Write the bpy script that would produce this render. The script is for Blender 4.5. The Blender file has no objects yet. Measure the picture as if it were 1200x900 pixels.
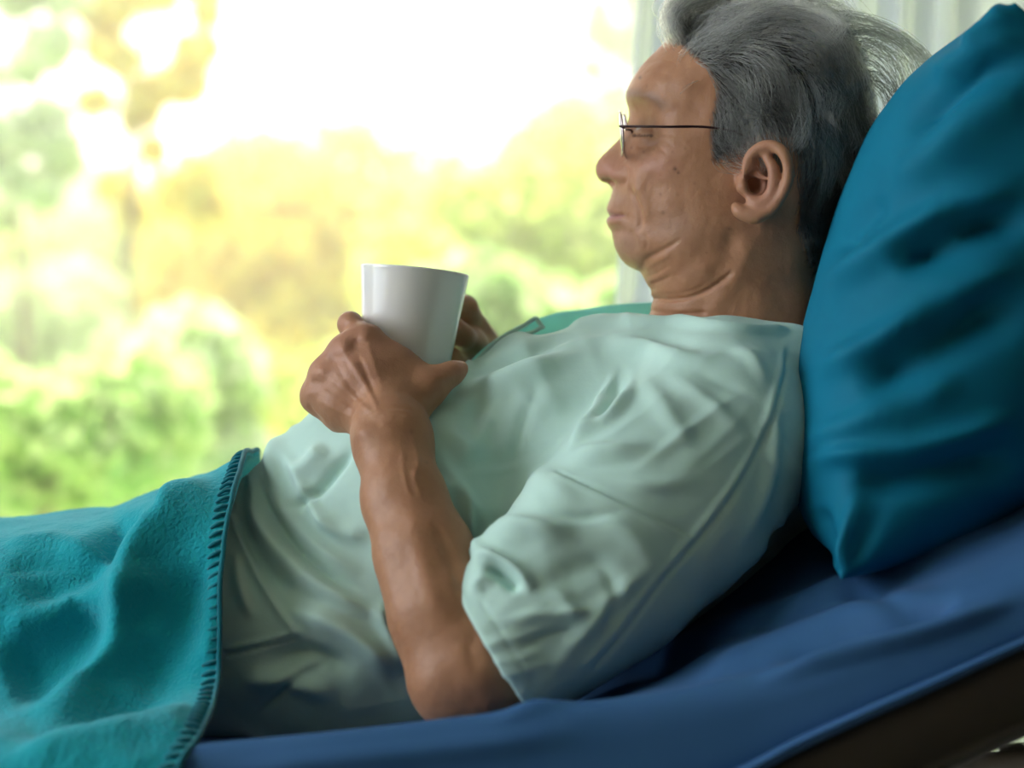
import bpy, math, random
import numpy as np
from mathutils import Vector
rng = np.random.default_rng(7)
random.seed(7)
scene = bpy.context.scene
COL = scene.collection

# ------------------------------------------------------------------ camera
D, FPX, Z0 = 1.30, 1857.0, 1.0          # distance to the plane y=0, focal length in pixels (1200 wide), camera height
cam_d = bpy.data.cameras.new('camera')
cam_d.sensor_width = 36.0
cam_d.lens = 36.0 * FPX / 1200.0
cam_d.clip_start = 0.02
cam_d.dof.use_dof = True
cam_d.dof.focus_distance = 1.30
cam_d.dof.aperture_fstop = 2.5
cam_d.dof.aperture_blades = 0
cam = bpy.data.objects.new('camera', cam_d)
cam.location = (0, -D, Z0)
cam.rotation_euler = (math.pi / 2, 0, 0)
COL.objects.link(cam)
scene.camera = cam

# ------------------------------------------------------------------ colour management, sky, sun, added fill lights
vs = scene.view_settings
scene.display_settings.display_device = 'sRGB'
vs.view_transform = 'Standard'
vs.look = 'None'
vs.gamma = 1.0
vs.use_curve_mapping = False
vs.exposure = 0.0
try:
    scene.cycles.use_denoising = True
    scene.cycles.max_bounces = 8
    scene.cycles.transparent_max_bounces = 16
    scene.cycles.caustics_reflective = False
    scene.cycles.caustics_refractive = False
except Exception:
    pass

SKY_STRENGTH = 2.8
SUN_STRENGTH = 22.0
LEFT_FILL_W = 46.0
HAZE = 0.06
ROOM_FILL_W = 1.5

def nd(nt, t, **kw):
    n = nt.nodes.new(t)
    for k, v in kw.items():
        if k.startswith('i_'):
            n.inputs[k[2:].replace('_', ' ')].default_value = v
        else:
            setattr(n, k, v)
    return n

world = bpy.data.worlds.new('sky')
scene.world = world
world.use_nodes = True
nt = world.node_tree
nt.nodes.clear()
out = nd(nt, 'ShaderNodeOutputWorld')
bg = nd(nt, 'ShaderNodeBackground')
tc = nd(nt, 'ShaderNodeTexCoord')
nrm = nd(nt, 'ShaderNodeVectorMath', operation='NORMALIZE')
nt.links.new(tc.outputs['Generated'], nrm.inputs[0])
sun_dir = Vector(((330 - 600) / FPX, 1.0, (450 - 150) / FPX)).normalized()
dot = nd(nt, 'ShaderNodeVectorMath', operation='DOT_PRODUCT')
dot.inputs[1].default_value = sun_dir
nt.links.new(nrm.outputs[0], dot.inputs[0])
ramp = nd(nt, 'ShaderNodeValToRGB')
cr = ramp.color_ramp
cr.elements[0].position = 0.0
cr.elements[0].color = (0.80, 0.88, 1.0, 1)
cr.elements[1].position = 1.0
cr.elements[1].color = (3.2, 2.7, 1.75, 1)
for p_, c_ in ((0.80, (1.02, 1.06, 1.12, 1)), (0.965, (1.10, 1.08, 1.04, 1)), (0.988, (1.6, 1.45, 1.1, 1))):
    e = cr.elements.new(p_)
    e.color = c_
nt.links.new(dot.outputs['Value'], ramp.inputs[0])
nt.links.new(ramp.outputs[0], bg.inputs[0])
bg.inputs[1].default_value = SKY_STRENGTH
nt.links.new(bg.outputs[0], out.inputs[0])

def lamp(name, kind, loc, target, energy, color=(1, 1, 1), size=None, size_y=None, angle=None):
    l = bpy.data.lights.new(name, kind)
    l.energy = energy
    l.color = color
    if kind == 'AREA':
        l.shape = 'RECTANGLE'
        l.size = size
        l.size_y = size_y or size
    if angle is not None:
        l.angle = angle
    o = bpy.data.objects.new(name, l)
    o.location = loc
    d = Vector(target) - Vector(loc)
    o.rotation_euler = d.to_track_quat('-Z', 'Y').to_euler()
    COL.objects.link(o)
    return o

lamp('sun', 'SUN', (-3, 9, 14), (0, 4, 0), SUN_STRENGTH, (1.0, 0.90, 0.62), angle=math.radians(1.0))
# area light added outside the unseen left wall, to light the near side
lamp('left_fill_light', 'AREA', (-2.75, -0.60, 1.85), (0.1, -0.1, 0.9), LEFT_FILL_W, (0.97, 0.99, 1.0), 1.9, 1.5)
lamp('overhead_fill_light', 'AREA', (-0.5, -1.3, 2.62), (-0.1, -0.4, 0.8), ROOM_FILL_W, (1.0, 0.95, 0.88), 0.9, 0.9)  # weak overhead fill added for the near side; no fixture is modelled

# ------------------------------------------------------------------ helpers
def at(u, v, y):
    k = (y + D) / FPX
    return np.array([(u - 600) * k, y, Z0 - (v - 450) * k])

def sc(y):
    return (y + D) / FPX                      # metres per photo pixel at depth y

def project(V):
    k = FPX / (V[:, 1] + D)
    return 600 + V[:, 0] * k, 450 - (V[:, 2] - Z0) * k

def catmull(pts, n=8, closed=False):
    P = np.asarray(pts, float)
    m = len(P)
    if m < 3 and not closed:
        t = np.linspace(0, 1, n * max(m - 1, 1) + 1)[:, None]
        return P[0] * (1 - t) + P[-1] * t
    res = []
    rngs = range(m) if closed else range(m - 1)
    for i in rngs:
        if closed:
            p0, p1, p2, p3 = P[(i - 1) % m], P[i], P[(i + 1) % m], P[(i + 2) % m]
        else:
            p1, p2 = P[i], P[i + 1]
            p0 = P[i - 1] if i > 0 else 2 * p1 - p2
            p3 = P[i + 2] if i + 2 < m else 2 * p2 - p1
        for t in np.linspace(0, 1, n, endpoint=False):
            res.append(0.5 * ((2 * p1) + (-p0 + p2) * t + (2 * p0 - 5 * p1 + 4 * p2 - p3) * t * t + (-p0 + 3 * p1 - 3 * p2 + p3) * t ** 3))
    if not closed:
        res.append(P[-1])
    return np.array(res)

def link(o, parent=None):
    COL.objects.link(o)
    if parent is not None:
        o.parent = parent
    return o

def tag(o, label=None, cat=None, group=None, kind=None):
    if label: o['label'] = label
    if cat: o['category'] = cat
    if group: o['group'] = group
    if kind: o['kind'] = kind
    return o

def empty(name, loc=(0, 0, 0)):
    o = bpy.data.objects.new(name, None)
    o.location = loc
    o.empty_display_size = 0.05
    COL.objects.link(o)
    return o

def mesh_obj(name, V, F, mat=None, parent=None, smooth=True, attrs=None):
    me = bpy.data.meshes.new(name)
    V = np.asarray(V, np.float32)
    pl = (0, 0, 0)
    if isinstance(F, np.ndarray):
        n, k = F.shape
        me.vertices.add(len(V))
        me.vertices.foreach_set('co', V.ravel())
        me.loops.add(n * k)
        me.loops.foreach_set('vertex_index', F.astype(np.int32).ravel())
        me.polygons.add(n)
        me.polygons.foreach_set('loop_start', np.arange(0, n * k, k, dtype=np.int32))
        me.polygons.foreach_set('loop_total', np.full(n, k, np.int32))
        me.update(calc_edges=True)
        me.validate()
    else:
        me.from_pydata(V.tolist(), [], F)
        me.update()
    if smooth:
        me.polygons.foreach_set('use_smooth', [True] * len(me.polygons))
    if attrs:
        for an, av in attrs.items():
            a = me.attributes.new(an, 'FLOAT', 'POINT')
            a.data.foreach_set('value', np.asarray(av, np.float32))
    o = bpy.data.objects.new(name, me)
    if mat is not None:
        me.materials.append(mat)
    link(o, parent)
    if parent is not None:
        o.matrix_parent_inverse = parent.matrix_basis.inverted()
    return o

def normals(V, F):
    a = V[F[:, 2]] - V[F[:, 0]]
    b = V[F[:, -1]] - V[F[:, 1]] if F.shape[1] == 4 else V[F[:, 1]] - V[F[:, 0]]
    fn = np.cross(a, b) if F.shape[1] == 4 else np.cross(b, a)
    N = np.zeros_like(V)
    for k in range(F.shape[1]):
        for c in range(3):
            N[:, c] += np.bincount(F[:, k], fn[:, c], len(V))
    return N / (np.linalg.norm(N, axis=1, keepdims=True) + 1e-12)

def laplace(V, F, it=1, lam=0.5):
    k = F.shape[1]
    e = np.concatenate([np.stack([F[:, i], F[:, (i + 1) % k]], 1) for i in range(k)])
    e = np.concatenate([e, e[:, ::-1]])
    deg = np.bincount(e[:, 0], minlength=len(V))[:, None].clip(1)
    for _ in range(it):
        S = np.stack([np.bincount(e[:, 0], V[e[:, 1], c], len(V)) for c in range(3)], 1) / deg
        V = V + lam * (S - V)
    return V

def seg_dist(U, W, poly):
    """distance of points to a polyline, signed side, and the arc parameter 0..1"""
    P = np.asarray(poly, float)
    L = np.linalg.norm(np.diff(P, axis=0), axis=1)
    cum = np.concatenate([[0], np.cumsum(L)])
    best = np.full(U.shape, 1e9)
    side = np.zeros(U.shape)
    tt = np.zeros(U.shape)
    for i in range(len(P) - 1):
        dx, dy = P[i + 1] - P[i]
        l2 = dx * dx + dy * dy + 1e-12
        t = ((U - P[i, 0]) * dx + (W - P[i, 1]) * dy) / l2
        tcl = t.clip(0, 1)
        ex, ey = U - (P[i, 0] + tcl * dx), W - (P[i, 1] + tcl * dy)
        d = np.hypot(ex, ey)
        m = d < best
        best[m] = d[m]
        side[m] = np.sign(dx * ey - dy * ex)[m]
        tt[m] = ((cum[i] + tcl * L[i]) / cum[-1])[m]
    return best, side, tt

class Sculpt:
    """brushes on the side of a surface that faces the bed's near side"""
    def __init__(s, V, F, facing=0.0, yr=(-9, 9)):
        s.V, s.F, s.facing, s.yr = V.copy(), F, facing, yr
        s.refresh()
    def refresh(s):
        s.N = normals(s.V, s.F)
        s.u, s.v = project(s.V)
        view = s.V - np.array([0, -D, Z0])
        view /= np.linalg.norm(view, axis=1, keepdims=True)
        f = -(s.N * view).sum(1)
        s.m = np.clip((f - s.facing + 0.15) / 0.3, 0, 1)
        s.m *= (s.V[:, 1] > s.yr[0]) & (s.V[:, 1] < s.yr[1])
        s.disp = np.zeros(len(s.V))
    def stroke(s, pts, w, h, prof='ridge', taper=0.25, w2=None):
        """pts in photo pixels; w width px; h height in mm; w2 width on the right-hand side of travel"""
        poly = catmull(pts, 6)
        W = max(w, w2 or 0)
        lo, hi = poly.min(0) - 3.2 * W, poly.max(0) + 3.2 * W
        idx = np.where((s.u > lo[0]) & (s.u < hi[0]) & (s.v > lo[1]) & (s.v < hi[1]) & (s.m > 0))[0]
        if len(idx) == 0: return
        d, sd, t = seg_dist(s.u[idx], s.v[idx], poly)
        ww = np.where(sd > 0, w2 or w, w)
        if prof == 'ridge':
            g = np.exp(-(d / ww) ** 2)
        elif prof == 'sharp':
            g = np.exp(-np.abs(d) / ww)
        elif prof == 'roll':                       # ridge with a valley on the right of travel
            x = d * sd / w
            g = np.exp(-x ** 2) - 0.75 * np.exp(-((x - 1.7) / 0.9) ** 2)
        elif prof == 'step':                       # raised on the left of travel, fading away
            x = d * sd
            g = np.where(x < 0, np.exp(x / (w2 or 4 * w)), np.exp(-(x / w) ** 2))
        tp = np.ones_like(t) if not taper else np.clip(np.minimum(t, 1 - t) / taper, 0, 1)
        tp = tp * tp * (3 - 2 * tp)
        # soften the round end caps
        s.disp[idx] += 0.001 * h * g * tp * s.m[idx]
    def blob(s, c, r, h, ry=None, rot=0):
        dx, dy = s.u - c[0], s.v - c[1]
        cr, sr = math.cos(rot), math.sin(rot)
        a, b = (dx * cr + dy * sr) / r, (-dx * sr + dy * cr) / (ry or r)
        s.disp += 0.001 * h * np.exp(-(a * a + b * b)) * s.m
    def noise(s, fn, amp):
        s.disp += amp * fn(s.V) * s.m
    def apply(s, smooth=0):
        s.V = s.V + s.N * s.disp[:, None]
        if smooth: s.V = laplace(s.V, s.F, smooth, 0.4)
        s.refresh()

# --- signed-distance modelling
def rc(a, b, ra, rb, S=(1, 1, 1)):
    S = np.array(S, float)
    a, b = np.asarray(a, float) * S, np.asarray(b, float) * S
    ab = b - a
    l2 = (ab * ab).sum() + 1e-12
    def f(p):
        q = p * S - a
        t = ((q @ ab) / l2).clip(0, 1)
        return np.sqrt(((q - t[:, None] * ab) ** 2).sum(1)) - (ra + t * (rb - ra))
    return f

def ell(c, r, R=None):
    c, r = np.asarray(c, float), np.asarray(r, float)
    R = np.eye(3) if R is None else np.asarray(R)
    def f(p):
        q = (p - c) @ R.T / r
        l = np.sqrt((q * q).sum(1)) + 1e-9
        g = np.sqrt(((q / r) ** 2).sum(1)) + 1e-9
        return l * (l - 1) / g
    return f

def rotY(a):
    c, s = math.cos(a), math.sin(a)
    return np.array([[c, 0, -s], [0, 1, 0], [s, 0, c]])

class Field:
    def __init__(s): s.ops = []
    def add(s, f, k=0.0): s.ops.append(('u', f, k))
    def sub(s, f, k=0.0): s.ops.append(('s', f, k))
    def chain(s, pts, k, S=(1, 1, 1), k0=None):
        """pts: list of (position, radius)"""
        for i in range(len(pts) - 1):
            s.add(rc(pts[i][0], pts[i + 1][0], pts[i][1], pts[i + 1][1], S), k)
    def __call__(s, p, ops=None):
        d = np.full(len(p), 1.0)
        for op, f, k in (s.ops if ops is None else ops):
            e = f(p)
            if op == 'u':
                if k > 0:
                    h = np.maximum(k - np.abs(d - e), 0) / k
                    d = np.minimum(d, e) - h * h * k / 4
                else:
                    d = np.minimum(d, e)
            else:
                e = -e
                if k > 0:
                    h = np.maximum(k - np.abs(d - e), 0) / k
                    d = np.maximum(d, e) + h * h * k / 4
                else:
                    d = np.maximum(d, e)
        return d
    def mesh(s, lo, hi, h, smooth=2):
        lo, hi = np.asarray(lo, float), np.asarray(hi, float)
        B = 12
        nb = np.ceil((hi - lo) / (h * B)).astype(int)
        n = nb * B + 1
        Fv = np.ones(n, np.float32)
        gi = np.stack(np.meshgrid(*[np.arange(k) for k in nb], indexing='ij'), -1).reshape(-1, 3)
        cen = lo + (gi + 0.5) * B * h
        rad = B * h * 0.87
        vals = [f(cen) for _, f, _ in s.ops]
        d = s(cen, [(op, (lambda p, v=v: v), k) for (op, _, k), v in zip(s.ops, vals)])
        act = np.abs(d) < rad * 2.0 + 0.004
        loc = np.stack(np.meshgrid(*[np.arange(B + 1)] * 3, indexing='ij'), -1).reshape(-1, 3)
        for b in np.where(~act)[0]:
            i, j, k = gi[b] * B
            Fv[i:i + B + 1, j:j + B + 1, k:k + B + 1] = d[b]
        for b in np.where(act)[0]:
            ops = [o for o, v in zip(s.ops, vals) if abs(v[b]) < rad * 2.2 + 2 * o[2] + 0.01 or (o[0] == 'u' and v[b] < 0) or (o[0] == 's' and v[b] < 0)]
            pts = lo + (gi[b] * B + loc) * h
            val = s(pts, ops)
            i, j, k = gi[b] * B
            Fv[i:i + B + 1, j:j + B + 1, k:k + B + 1] = val.reshape(B + 1, B + 1, B + 1)
        return surface_nets(Fv, lo, h, smooth)

def surface_nets(Fv, lo, h, smooth=2):
    s = Fv < 0
    cnt = np.zeros(tuple(k - 1 for k in Fv.shape), np.int8)
    offs = [(a, b, c) for a in (0, 1) for b in (0, 1) for c in (0, 1)]
    X, Y, Z = cnt.shape
    for a, b, c in offs:
        cnt += s[a:a + X, b:b + Y, c:c + Z]
    cells = np.argwhere((cnt > 0) & (cnt < 8))
    idx = np.full(cnt.shape, -1, np.int32)
    idx[tuple(cells.T)] = np.arange(len(cells))
    cv = {o: Fv[cells[:, 0] + o[0], cells[:, 1] + o[1], cells[:, 2] + o[2]] for o in offs}
    acc = np.zeros((len(cells), 3))
    num = np.zeros(len(cells))
    for o in offs:
        for ax in range(3):
            if o[ax] == 0:
                q = list(o); q[ax] = 1; q = tuple(q)
                a, b = cv[o], cv[q]
                m = (a < 0) != (b < 0)
                t = np.where(m, a / np.where(m, a - b, 1), 0)
                p = np.array(o, float)[None] + 0
                p = np.repeat(p, len(cells), 0)
                p[:, ax] += t
                acc += p * m[:, None]
                num += m
    V = lo + (cells + acc / num[:, None]) * h
    faces = []
    for ax in range(3):
        sl0 = [slice(None)] * 3; sl1 = [slice(None)] * 3
        sl0[ax] = slice(0, -1); sl1[ax] = slice(1, None)
        a, b = s[tuple(sl0)], s[tuple(sl1)]
        e = np.argwhere(a != b)
        o1, o2 = (ax + 1) % 3, (ax + 2) % 3
        e = e[(e[:, o1] > 0) & (e[:, o2] > 0) & (e[:, o1] < Fv.shape[o1] - 1) & (e[:, o2] < Fv.shape[o2] - 1)]
        inside = s[tuple(e.T)]
        def ci(d1, d2):
            q = e.copy(); q[:, o1] -= d1; q[:, o2] -= d2
            return idx[tuple(q.T)]
        f = np.stack([ci(1, 1), ci(0, 1), ci(0, 0), ci(1, 0)], 1)
        f[~inside] = f[~inside][:, ::-1]
        faces.append(f)
    F = np.concatenate(faces)
    F = F[(F >= 0).all(1)]
    return laplace(V, F, smooth, 0.5), F

def grid_faces(nu, nv, closed_v=False):
    i = np.arange(nu - 1)[:, None]
    j = np.arange(nv if closed_v else nv - 1)[None]
    j2 = (j + 1) % nv
    return np.stack([i * nv + j, (i + 1) * nv + j, (i + 1) * nv + j2, i * nv + j2], -1).reshape(-1, 4)

def tube_geo(pts, r, n=8, cap=True):
    P = np.asarray(pts, float)
    r = np.broadcast_to(np.asarray(r, float), (len(P),))
    T = np.gradient(P, axis=0)
    T /= np.linalg.norm(T, axis=1, keepdims=True) + 1e-12
    up = np.array([0.0, 0.0, 1.0])
    if abs(T[0] @ up) > 0.9: up = np.array([0.0, 1.0, 0.0])
    A = np.cross(T[0], up); A /= np.linalg.norm(A)
    V = []
    for i in range(len(P)):
        A = A - T[i] * (A @ T[i]); A /= np.linalg.norm(A) + 1e-12
        Bn = np.cross(T[i], A)
        th = np.linspace(0, 2 * np.pi, n, endpoint=False)
        V.append(P[i] + r[i] * (np.cos(th)[:, None] * A + np.sin(th)[:, None] * Bn))
    V = np.concatenate(V)
    F = grid_faces(len(P), n, True)
    F = [list(map(int, f)) for f in F]
    if cap:
        F.append(list(range(n))[::-1]) if False else F.append(list(range(n)))
        F.append([(len(P) - 1) * n + k for k in range(n)][::-1])
    return V, F

def merge_geo(parts):
    V, F, o = [], [], 0
    for v, f in parts:
        V.append(np.asarray(v, float))
        F += [[int(k) + o for k in q] for q in f]
        o += len(v)
    return np.concatenate(V), F

def box_geo(lo, hi):
    lo, hi = np.array(lo, float), np.array(hi, float)
    V = np.array([[lo[0] if a == 0 else hi[0], lo[1] if b == 0 else hi[1], lo[2] if c == 0 else hi[2]] for a in (0, 1) for b in (0, 1) for c in (0, 1)])
    F = [[0, 1, 3, 2], [4, 6, 7, 5], [0, 4, 5, 1], [2, 3, 7, 6], [0, 2, 6, 4], [1, 5, 7, 3]]
    return V, F

def bevel(o, w, seg=2):
    m = o.modifiers.new('bevel', 'BEVEL'); m.width = w; m.segments = seg; m.limit_method = 'ANGLE'
    return o

def vnoise(seed, freq):
    """smooth value noise over 3-D points, about -1..1"""
    r = np.random.default_rng(seed)
    T = r.uniform(-1, 1, (32, 32, 32))
    def f(p):
        q = np.asarray(p) * freq + 100.0
        i = np.floor(q).astype(int); t = q - i
        t = t * t * (3 - 2 * t)
        i %= 32; j = (i + 1) % 32
        c = 0
        for a in (0, 1):
            for b in (0, 1):
                for d in (0, 1):
                    w = (t[:, 0] if a else 1 - t[:, 0]) * (t[:, 1] if b else 1 - t[:, 1]) * (t[:, 2] if d else 1 - t[:, 2])
                    c = c + w * T[(j if a else i)[:, 0], (j if b else i)[:, 1], (j if d else i)[:, 2]]
        return c
    return f

# ------------------------------------------------------------------ materials
def principled(name, color, rough=0.6, **kw):
    m = bpy.data.materials.new(name)
    m.use_nodes = True
    b = m.node_tree.nodes['Principled BSDF']
    b.inputs['Base Color'].default_value = (*color, 1)
    b.inputs['Roughness'].default_value = rough
    for k, v in kw.items():
        b.inputs[k.replace('_', ' ')].default_value = v
    return m, m.node_tree, b

def add_bump(nt, b, tex_out, strength, dist=0.001, prev=None):
    bp = nd(nt, 'ShaderNodeBump')
    bp.inputs['Strength'].default_value = strength
    bp.inputs['Distance'].default_value = dist
    nt.links.new(tex_out, bp.inputs['Height'])
    if prev is not None: nt.links.new(prev.outputs[0], bp.inputs['Normal'])
    nt.links.new(bp.outputs[0], b.inputs['Normal'])
    return bp

def noise_tex(nt, scale, detail=3, rough=0.5, stretch=None):
    tc = nd(nt, 'ShaderNodeTexCoord')
    n = nd(nt, 'ShaderNodeTexNoise')
    n.inputs['Scale'].default_value = scale
    n.inputs['Detail'].default_value = detail
    n.inputs['Roughness'].default_value = rough
    if stretch:
        mp = nd(nt, 'ShaderNodeMapping')
        mp.inputs['Scale'].default_value = stretch
        nt.links.new(tc.outputs['Object'], mp.inputs[0]); nt.links.new(mp.outputs[0], n.inputs['Vector'])
    else:
        nt.links.new(tc.outputs['Object'], n.inputs['Vector'])
    return n

def color_vary(nt, b, fac, c1, c2, lo=0.3, hi=0.7):
    r = nd(nt, 'ShaderNodeValToRGB')
    r.color_ramp.elements[0].position = lo; r.color_ramp.elements[0].color = (*c1, 1)
    r.color_ramp.elements[1].position = hi; r.color_ramp.elements[1].color = (*c2, 1)
    nt.links.new(fac, r.inputs[0]); nt.links.new(r.outputs[0], b.inputs['Base Color'])
    return r

def cloth_mat(name, c1, c2, rough=0.75, weave=900, wstr=0.25, sheen=0.2, transl=0.0, tcol=None, crinkle=0.25, wdist=.0006):
    m, nt, b = principled(name, c1, rough)
    b.inputs['Sheen Weight'].default_value = sheen
    b.inputs['Specular IOR Level'].default_value = 0.15
    n = noise_tex(nt, 14, 3)
    color_vary(nt, b, n.outputs['Fac'], c1, c2)
    n1 = noise_tex(nt, 70, 3, 0.6)
    b1 = add_bump(nt, b, n1.outputs['Fac'], crinkle, 0.002)
    n2 = noise_tex(nt, weave, 2, 0.6)
    add_bump(nt, b, n2.outputs['Fac'], wstr, wdist, b1)
    if transl > 0:
        tr = nd(nt, 'ShaderNodeBsdfTranslucent')
        tr.inputs[0].default_value = (*(tcol or c1), 1)
        mx = nd(nt, 'ShaderNodeMixShader'); mx.inputs[0].default_value = transl
        o = nt.nodes['Material Output']
        nt.links.new(b.outputs[0], mx.inputs[1]); nt.links.new(tr.outputs[0], mx.inputs[2]); nt.links.new(mx.outputs[0], o.inputs[0])
    return m

M = {}
M['gown'] = cloth_mat('mint_cotton', (0.46, 0.68, 0.62), (0.51, 0.73, 0.67), 0.8, 1100, 0.2, 0.15)
M['gown_backlit'] = cloth_mat('mint_cotton_backlit', (0.42, 0.84, 0.79), (0.46, 0.86, 0.81), 0.8, 1100, 0.2, 0.1, 0.55, (0.34, 0.90, 0.86))  # same mint cotton, tint deepened for light shining through
M['blanket'] = cloth_mat('teal_fleece', (0.005, 0.30, 0.37), (0.010, 0.35, 0.42), 0.95, 300, 1.0, 0.15, crinkle=0.6, wdist=.0016)
M['blanket'].node_tree.nodes['Principled BSDF'].inputs['Sheen Weight'].default_value = 0.4
M['blanket'].node_tree.nodes['Principled BSDF'].inputs['Sheen Tint'].default_value = (0.45, 0.9, 1.0, 1)
M['yarn'] = cloth_mat('teal_yarn', (0.002, 0.15, 0.20), (0.004, 0.19, 0.24), 0.9, 1500, 0.5, 0.3)
M['pillow'] = cloth_mat('petrol_cotton', (0.002, 0.150, 0.255), (0.003, 0.170, 0.285), 0.7, 1000, 0.12, 0.0, crinkle=0.12)
M['sheet'] = cloth_mat('blue_sheet', (0.033, 0.112, 0.26), (0.040, 0.125, 0.29), 0.65, 1000, 0.12, 0.03, crinkle=0.12)
M['panel'] = principled('brown_plastic', (0.09, 0.085, 0.07), 0.5)[0]
M['frame'] = principled('pale_metal', (0.38, 0.38, 0.37), 0.5)[0]

# skin
m, nt, b = principled('skin', (0.33, 0.17, 0.10), 0.47)
b.inputs['Subsurface Weight'].default_value = 0.10
b.inputs['Subsurface Radius'].default_value = (1.0, 0.35, 0.2)
b.inputs['Subsurface Scale'].default_value = 0.006
b.inputs['Specular IOR Level'].default_value = 0.35
n = noise_tex(nt, 38, 4, 0.6)
r1 = color_vary(nt, b, n.outputs['Fac'], (0.35, 0.168, 0.090), (0.42, 0.215, 0.120), 0.3, 0.7)
n2 = noise_tex(nt, 260, 3, 0.6)
mx = nd(nt, 'ShaderNodeMix', data_type='RGBA', blend_type='MULTIPLY')
mx.inputs['Factor'].default_value = 0.35
nt.links.new(r1.outputs[0], mx.inputs[6])
nt.links.new(n2.outputs['Color'], mx.inputs[7])
def attr_mix(prev, attr, col):
    a = nd(nt, 'ShaderNodeAttribute', attribute_name=attr)
    x = nd(nt, 'ShaderNodeMix', data_type='RGBA')
    nt.links.new(a.outputs['Fac'], x.inputs['Factor'])
    nt.links.new(prev, x.inputs[6]); x.inputs[7].default_value = (*col, 1)
    return x.outputs[2]
c = attr_mix(r1.outputs[0], 'ruddy', (0.42, 0.19, 0.14))
c = attr_mix(c, 'lip', (0.40, 0.19, 0.165))
c = attr_mix(c, 'stubble', (0.34, 0.235, 0.19))
c = attr_mix(c, 'mole_shade', (0.07, 0.03, 0.022))
c = attr_mix(c, 'scalp', (0.035, 0.037, 0.035))
c = attr_mix(c, 'nail', (0.50, 0.30, 0.24))
nt.links.new(c, b.inputs['Base Color'])
nb = noise_tex(nt, 130, 4, 0.6)
b1 = add_bump(nt, b, nb.outputs['Fac'], 0.45, 0.0016)
vo = nd(nt, 'ShaderNodeTexVoronoi'); vo.inputs['Scale'].default_value = 700
tc2 = nd(nt, 'ShaderNodeTexCoord'); nt.links.new(tc2.outputs['Object'], vo.inputs['Vector'])
add_bump(nt, b, vo.outputs['Distance'], 0.18, 0.0005, b1)
M['skin'] = m

# ceramic
m, nt, b = principled('white_ceramic', (0.82, 0.82, 0.80), 0.12)
b.inputs['Coat Weight'].default_value = 0.3
b.inputs['Coat Roughness'].default_value = 0.05
M['ceramic'] = m
M['coffee'] = principled('dark_coffee', (0.02, 0.008, 0.004), 0.1)[0]
M['eye'] = principled('eye_white', (0.60, 0.55, 0.50), 0.2)[0]
M['iris'] = principled('dark_iris', (0.02, 0.012, 0.008), 0.1)[0]
M['brow'] = principled('grey_brow', (0.10, 0.09, 0.085), 0.7)[0]
M['metal_dark'] = principled('dark_red_metal', (0.035, 0.012, 0.014), 0.35, Metallic=0.3)[0]
M['metal_pale'] = principled('pale_metal_rim', (0.62, 0.52, 0.52), 0.25, Metallic=0.7)[0]
m, nt, b = principled('lens_glass', (0.95, 0.97, 0.96), 0.02)
tr = nd(nt, 'ShaderNodeBsdfTransparent'); gl = nd(nt, 'ShaderNodeBsdfGlossy'); gl.inputs['Roughness'].default_value = 0.03
fr = nd(nt, 'ShaderNodeFresnel'); fr.inputs[0].default_value = 1.5
mx = nd(nt, 'ShaderNodeMixShader'); nt.links.new(fr.outputs[0], mx.inputs[0]); nt.links.new(tr.outputs[0], mx.inputs[1]); nt.links.new(gl.outputs[0], mx.inputs[2])
nt.links.new(mx.outputs[0], nt.nodes['Material Output'].inputs[0])
M['glass'] = m
M['wall'] = principled('white_wall', (0.70, 0.70, 0.68), 0.85)[0]
M['dark_wall'] = principled('brown_wall', (0.16, 0.12, 0.09), 0.8)[0]  # for unseen walls, darkened to cut bounced fill on the near side
m, nt, b = principled('floor_tile', (0.38, 0.36, 0.33), 0.35)
br = nd(nt, 'ShaderNodeTexBrick'); br.offset = 0
tc = nd(nt, 'ShaderNodeTexCoord'); nt.links.new(tc.outputs['Object'], br.inputs['Vector'])
br.inputs['Scale'].default_value = 1.0; br.inputs['Brick Width'].default_value = 0.4; br.inputs['Row Height'].default_value = 0.4; br.inputs['Mortar Size'].default_value = 0.004
br.inputs['Color1'].default_value = (0.36, 0.34, 0.31, 1); br.inputs['Color2'].default_value = (0.40, 0.38, 0.35, 1); br.inputs['Mortar'].default_value = (0.2, 0.19, 0.18, 1)
nt.links.new(br.outputs['Color'], b.inputs['Base Color'])
M['floor'] = m
# sheer curtain
m = bpy.data.materials.new('sheer_white_voile'); m.use_nodes = True; nt = m.node_tree; nt.nodes.clear()
o_ = nd(nt, 'ShaderNodeOutputMaterial'); df = nd(nt, 'ShaderNodeBsdfDiffuse'); tl = nd(nt, 'ShaderNodeBsdfTranslucent')
df.inputs[0].default_value = (0.86, 0.88, 0.94, 1); tl.inputs[0].default_value = (0.86, 0.90, 1.0, 1)
m1 = nd(nt, 'ShaderNodeMixShader'); m1.inputs[0].default_value = 0.8
nt.links.new(df.outputs[0], m1.inputs[1]); nt.links.new(tl.outputs[0], m1.inputs[2])
nt.links.new(m1.outputs[0], o_.inputs[0])
M['curtain'] = m
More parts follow.
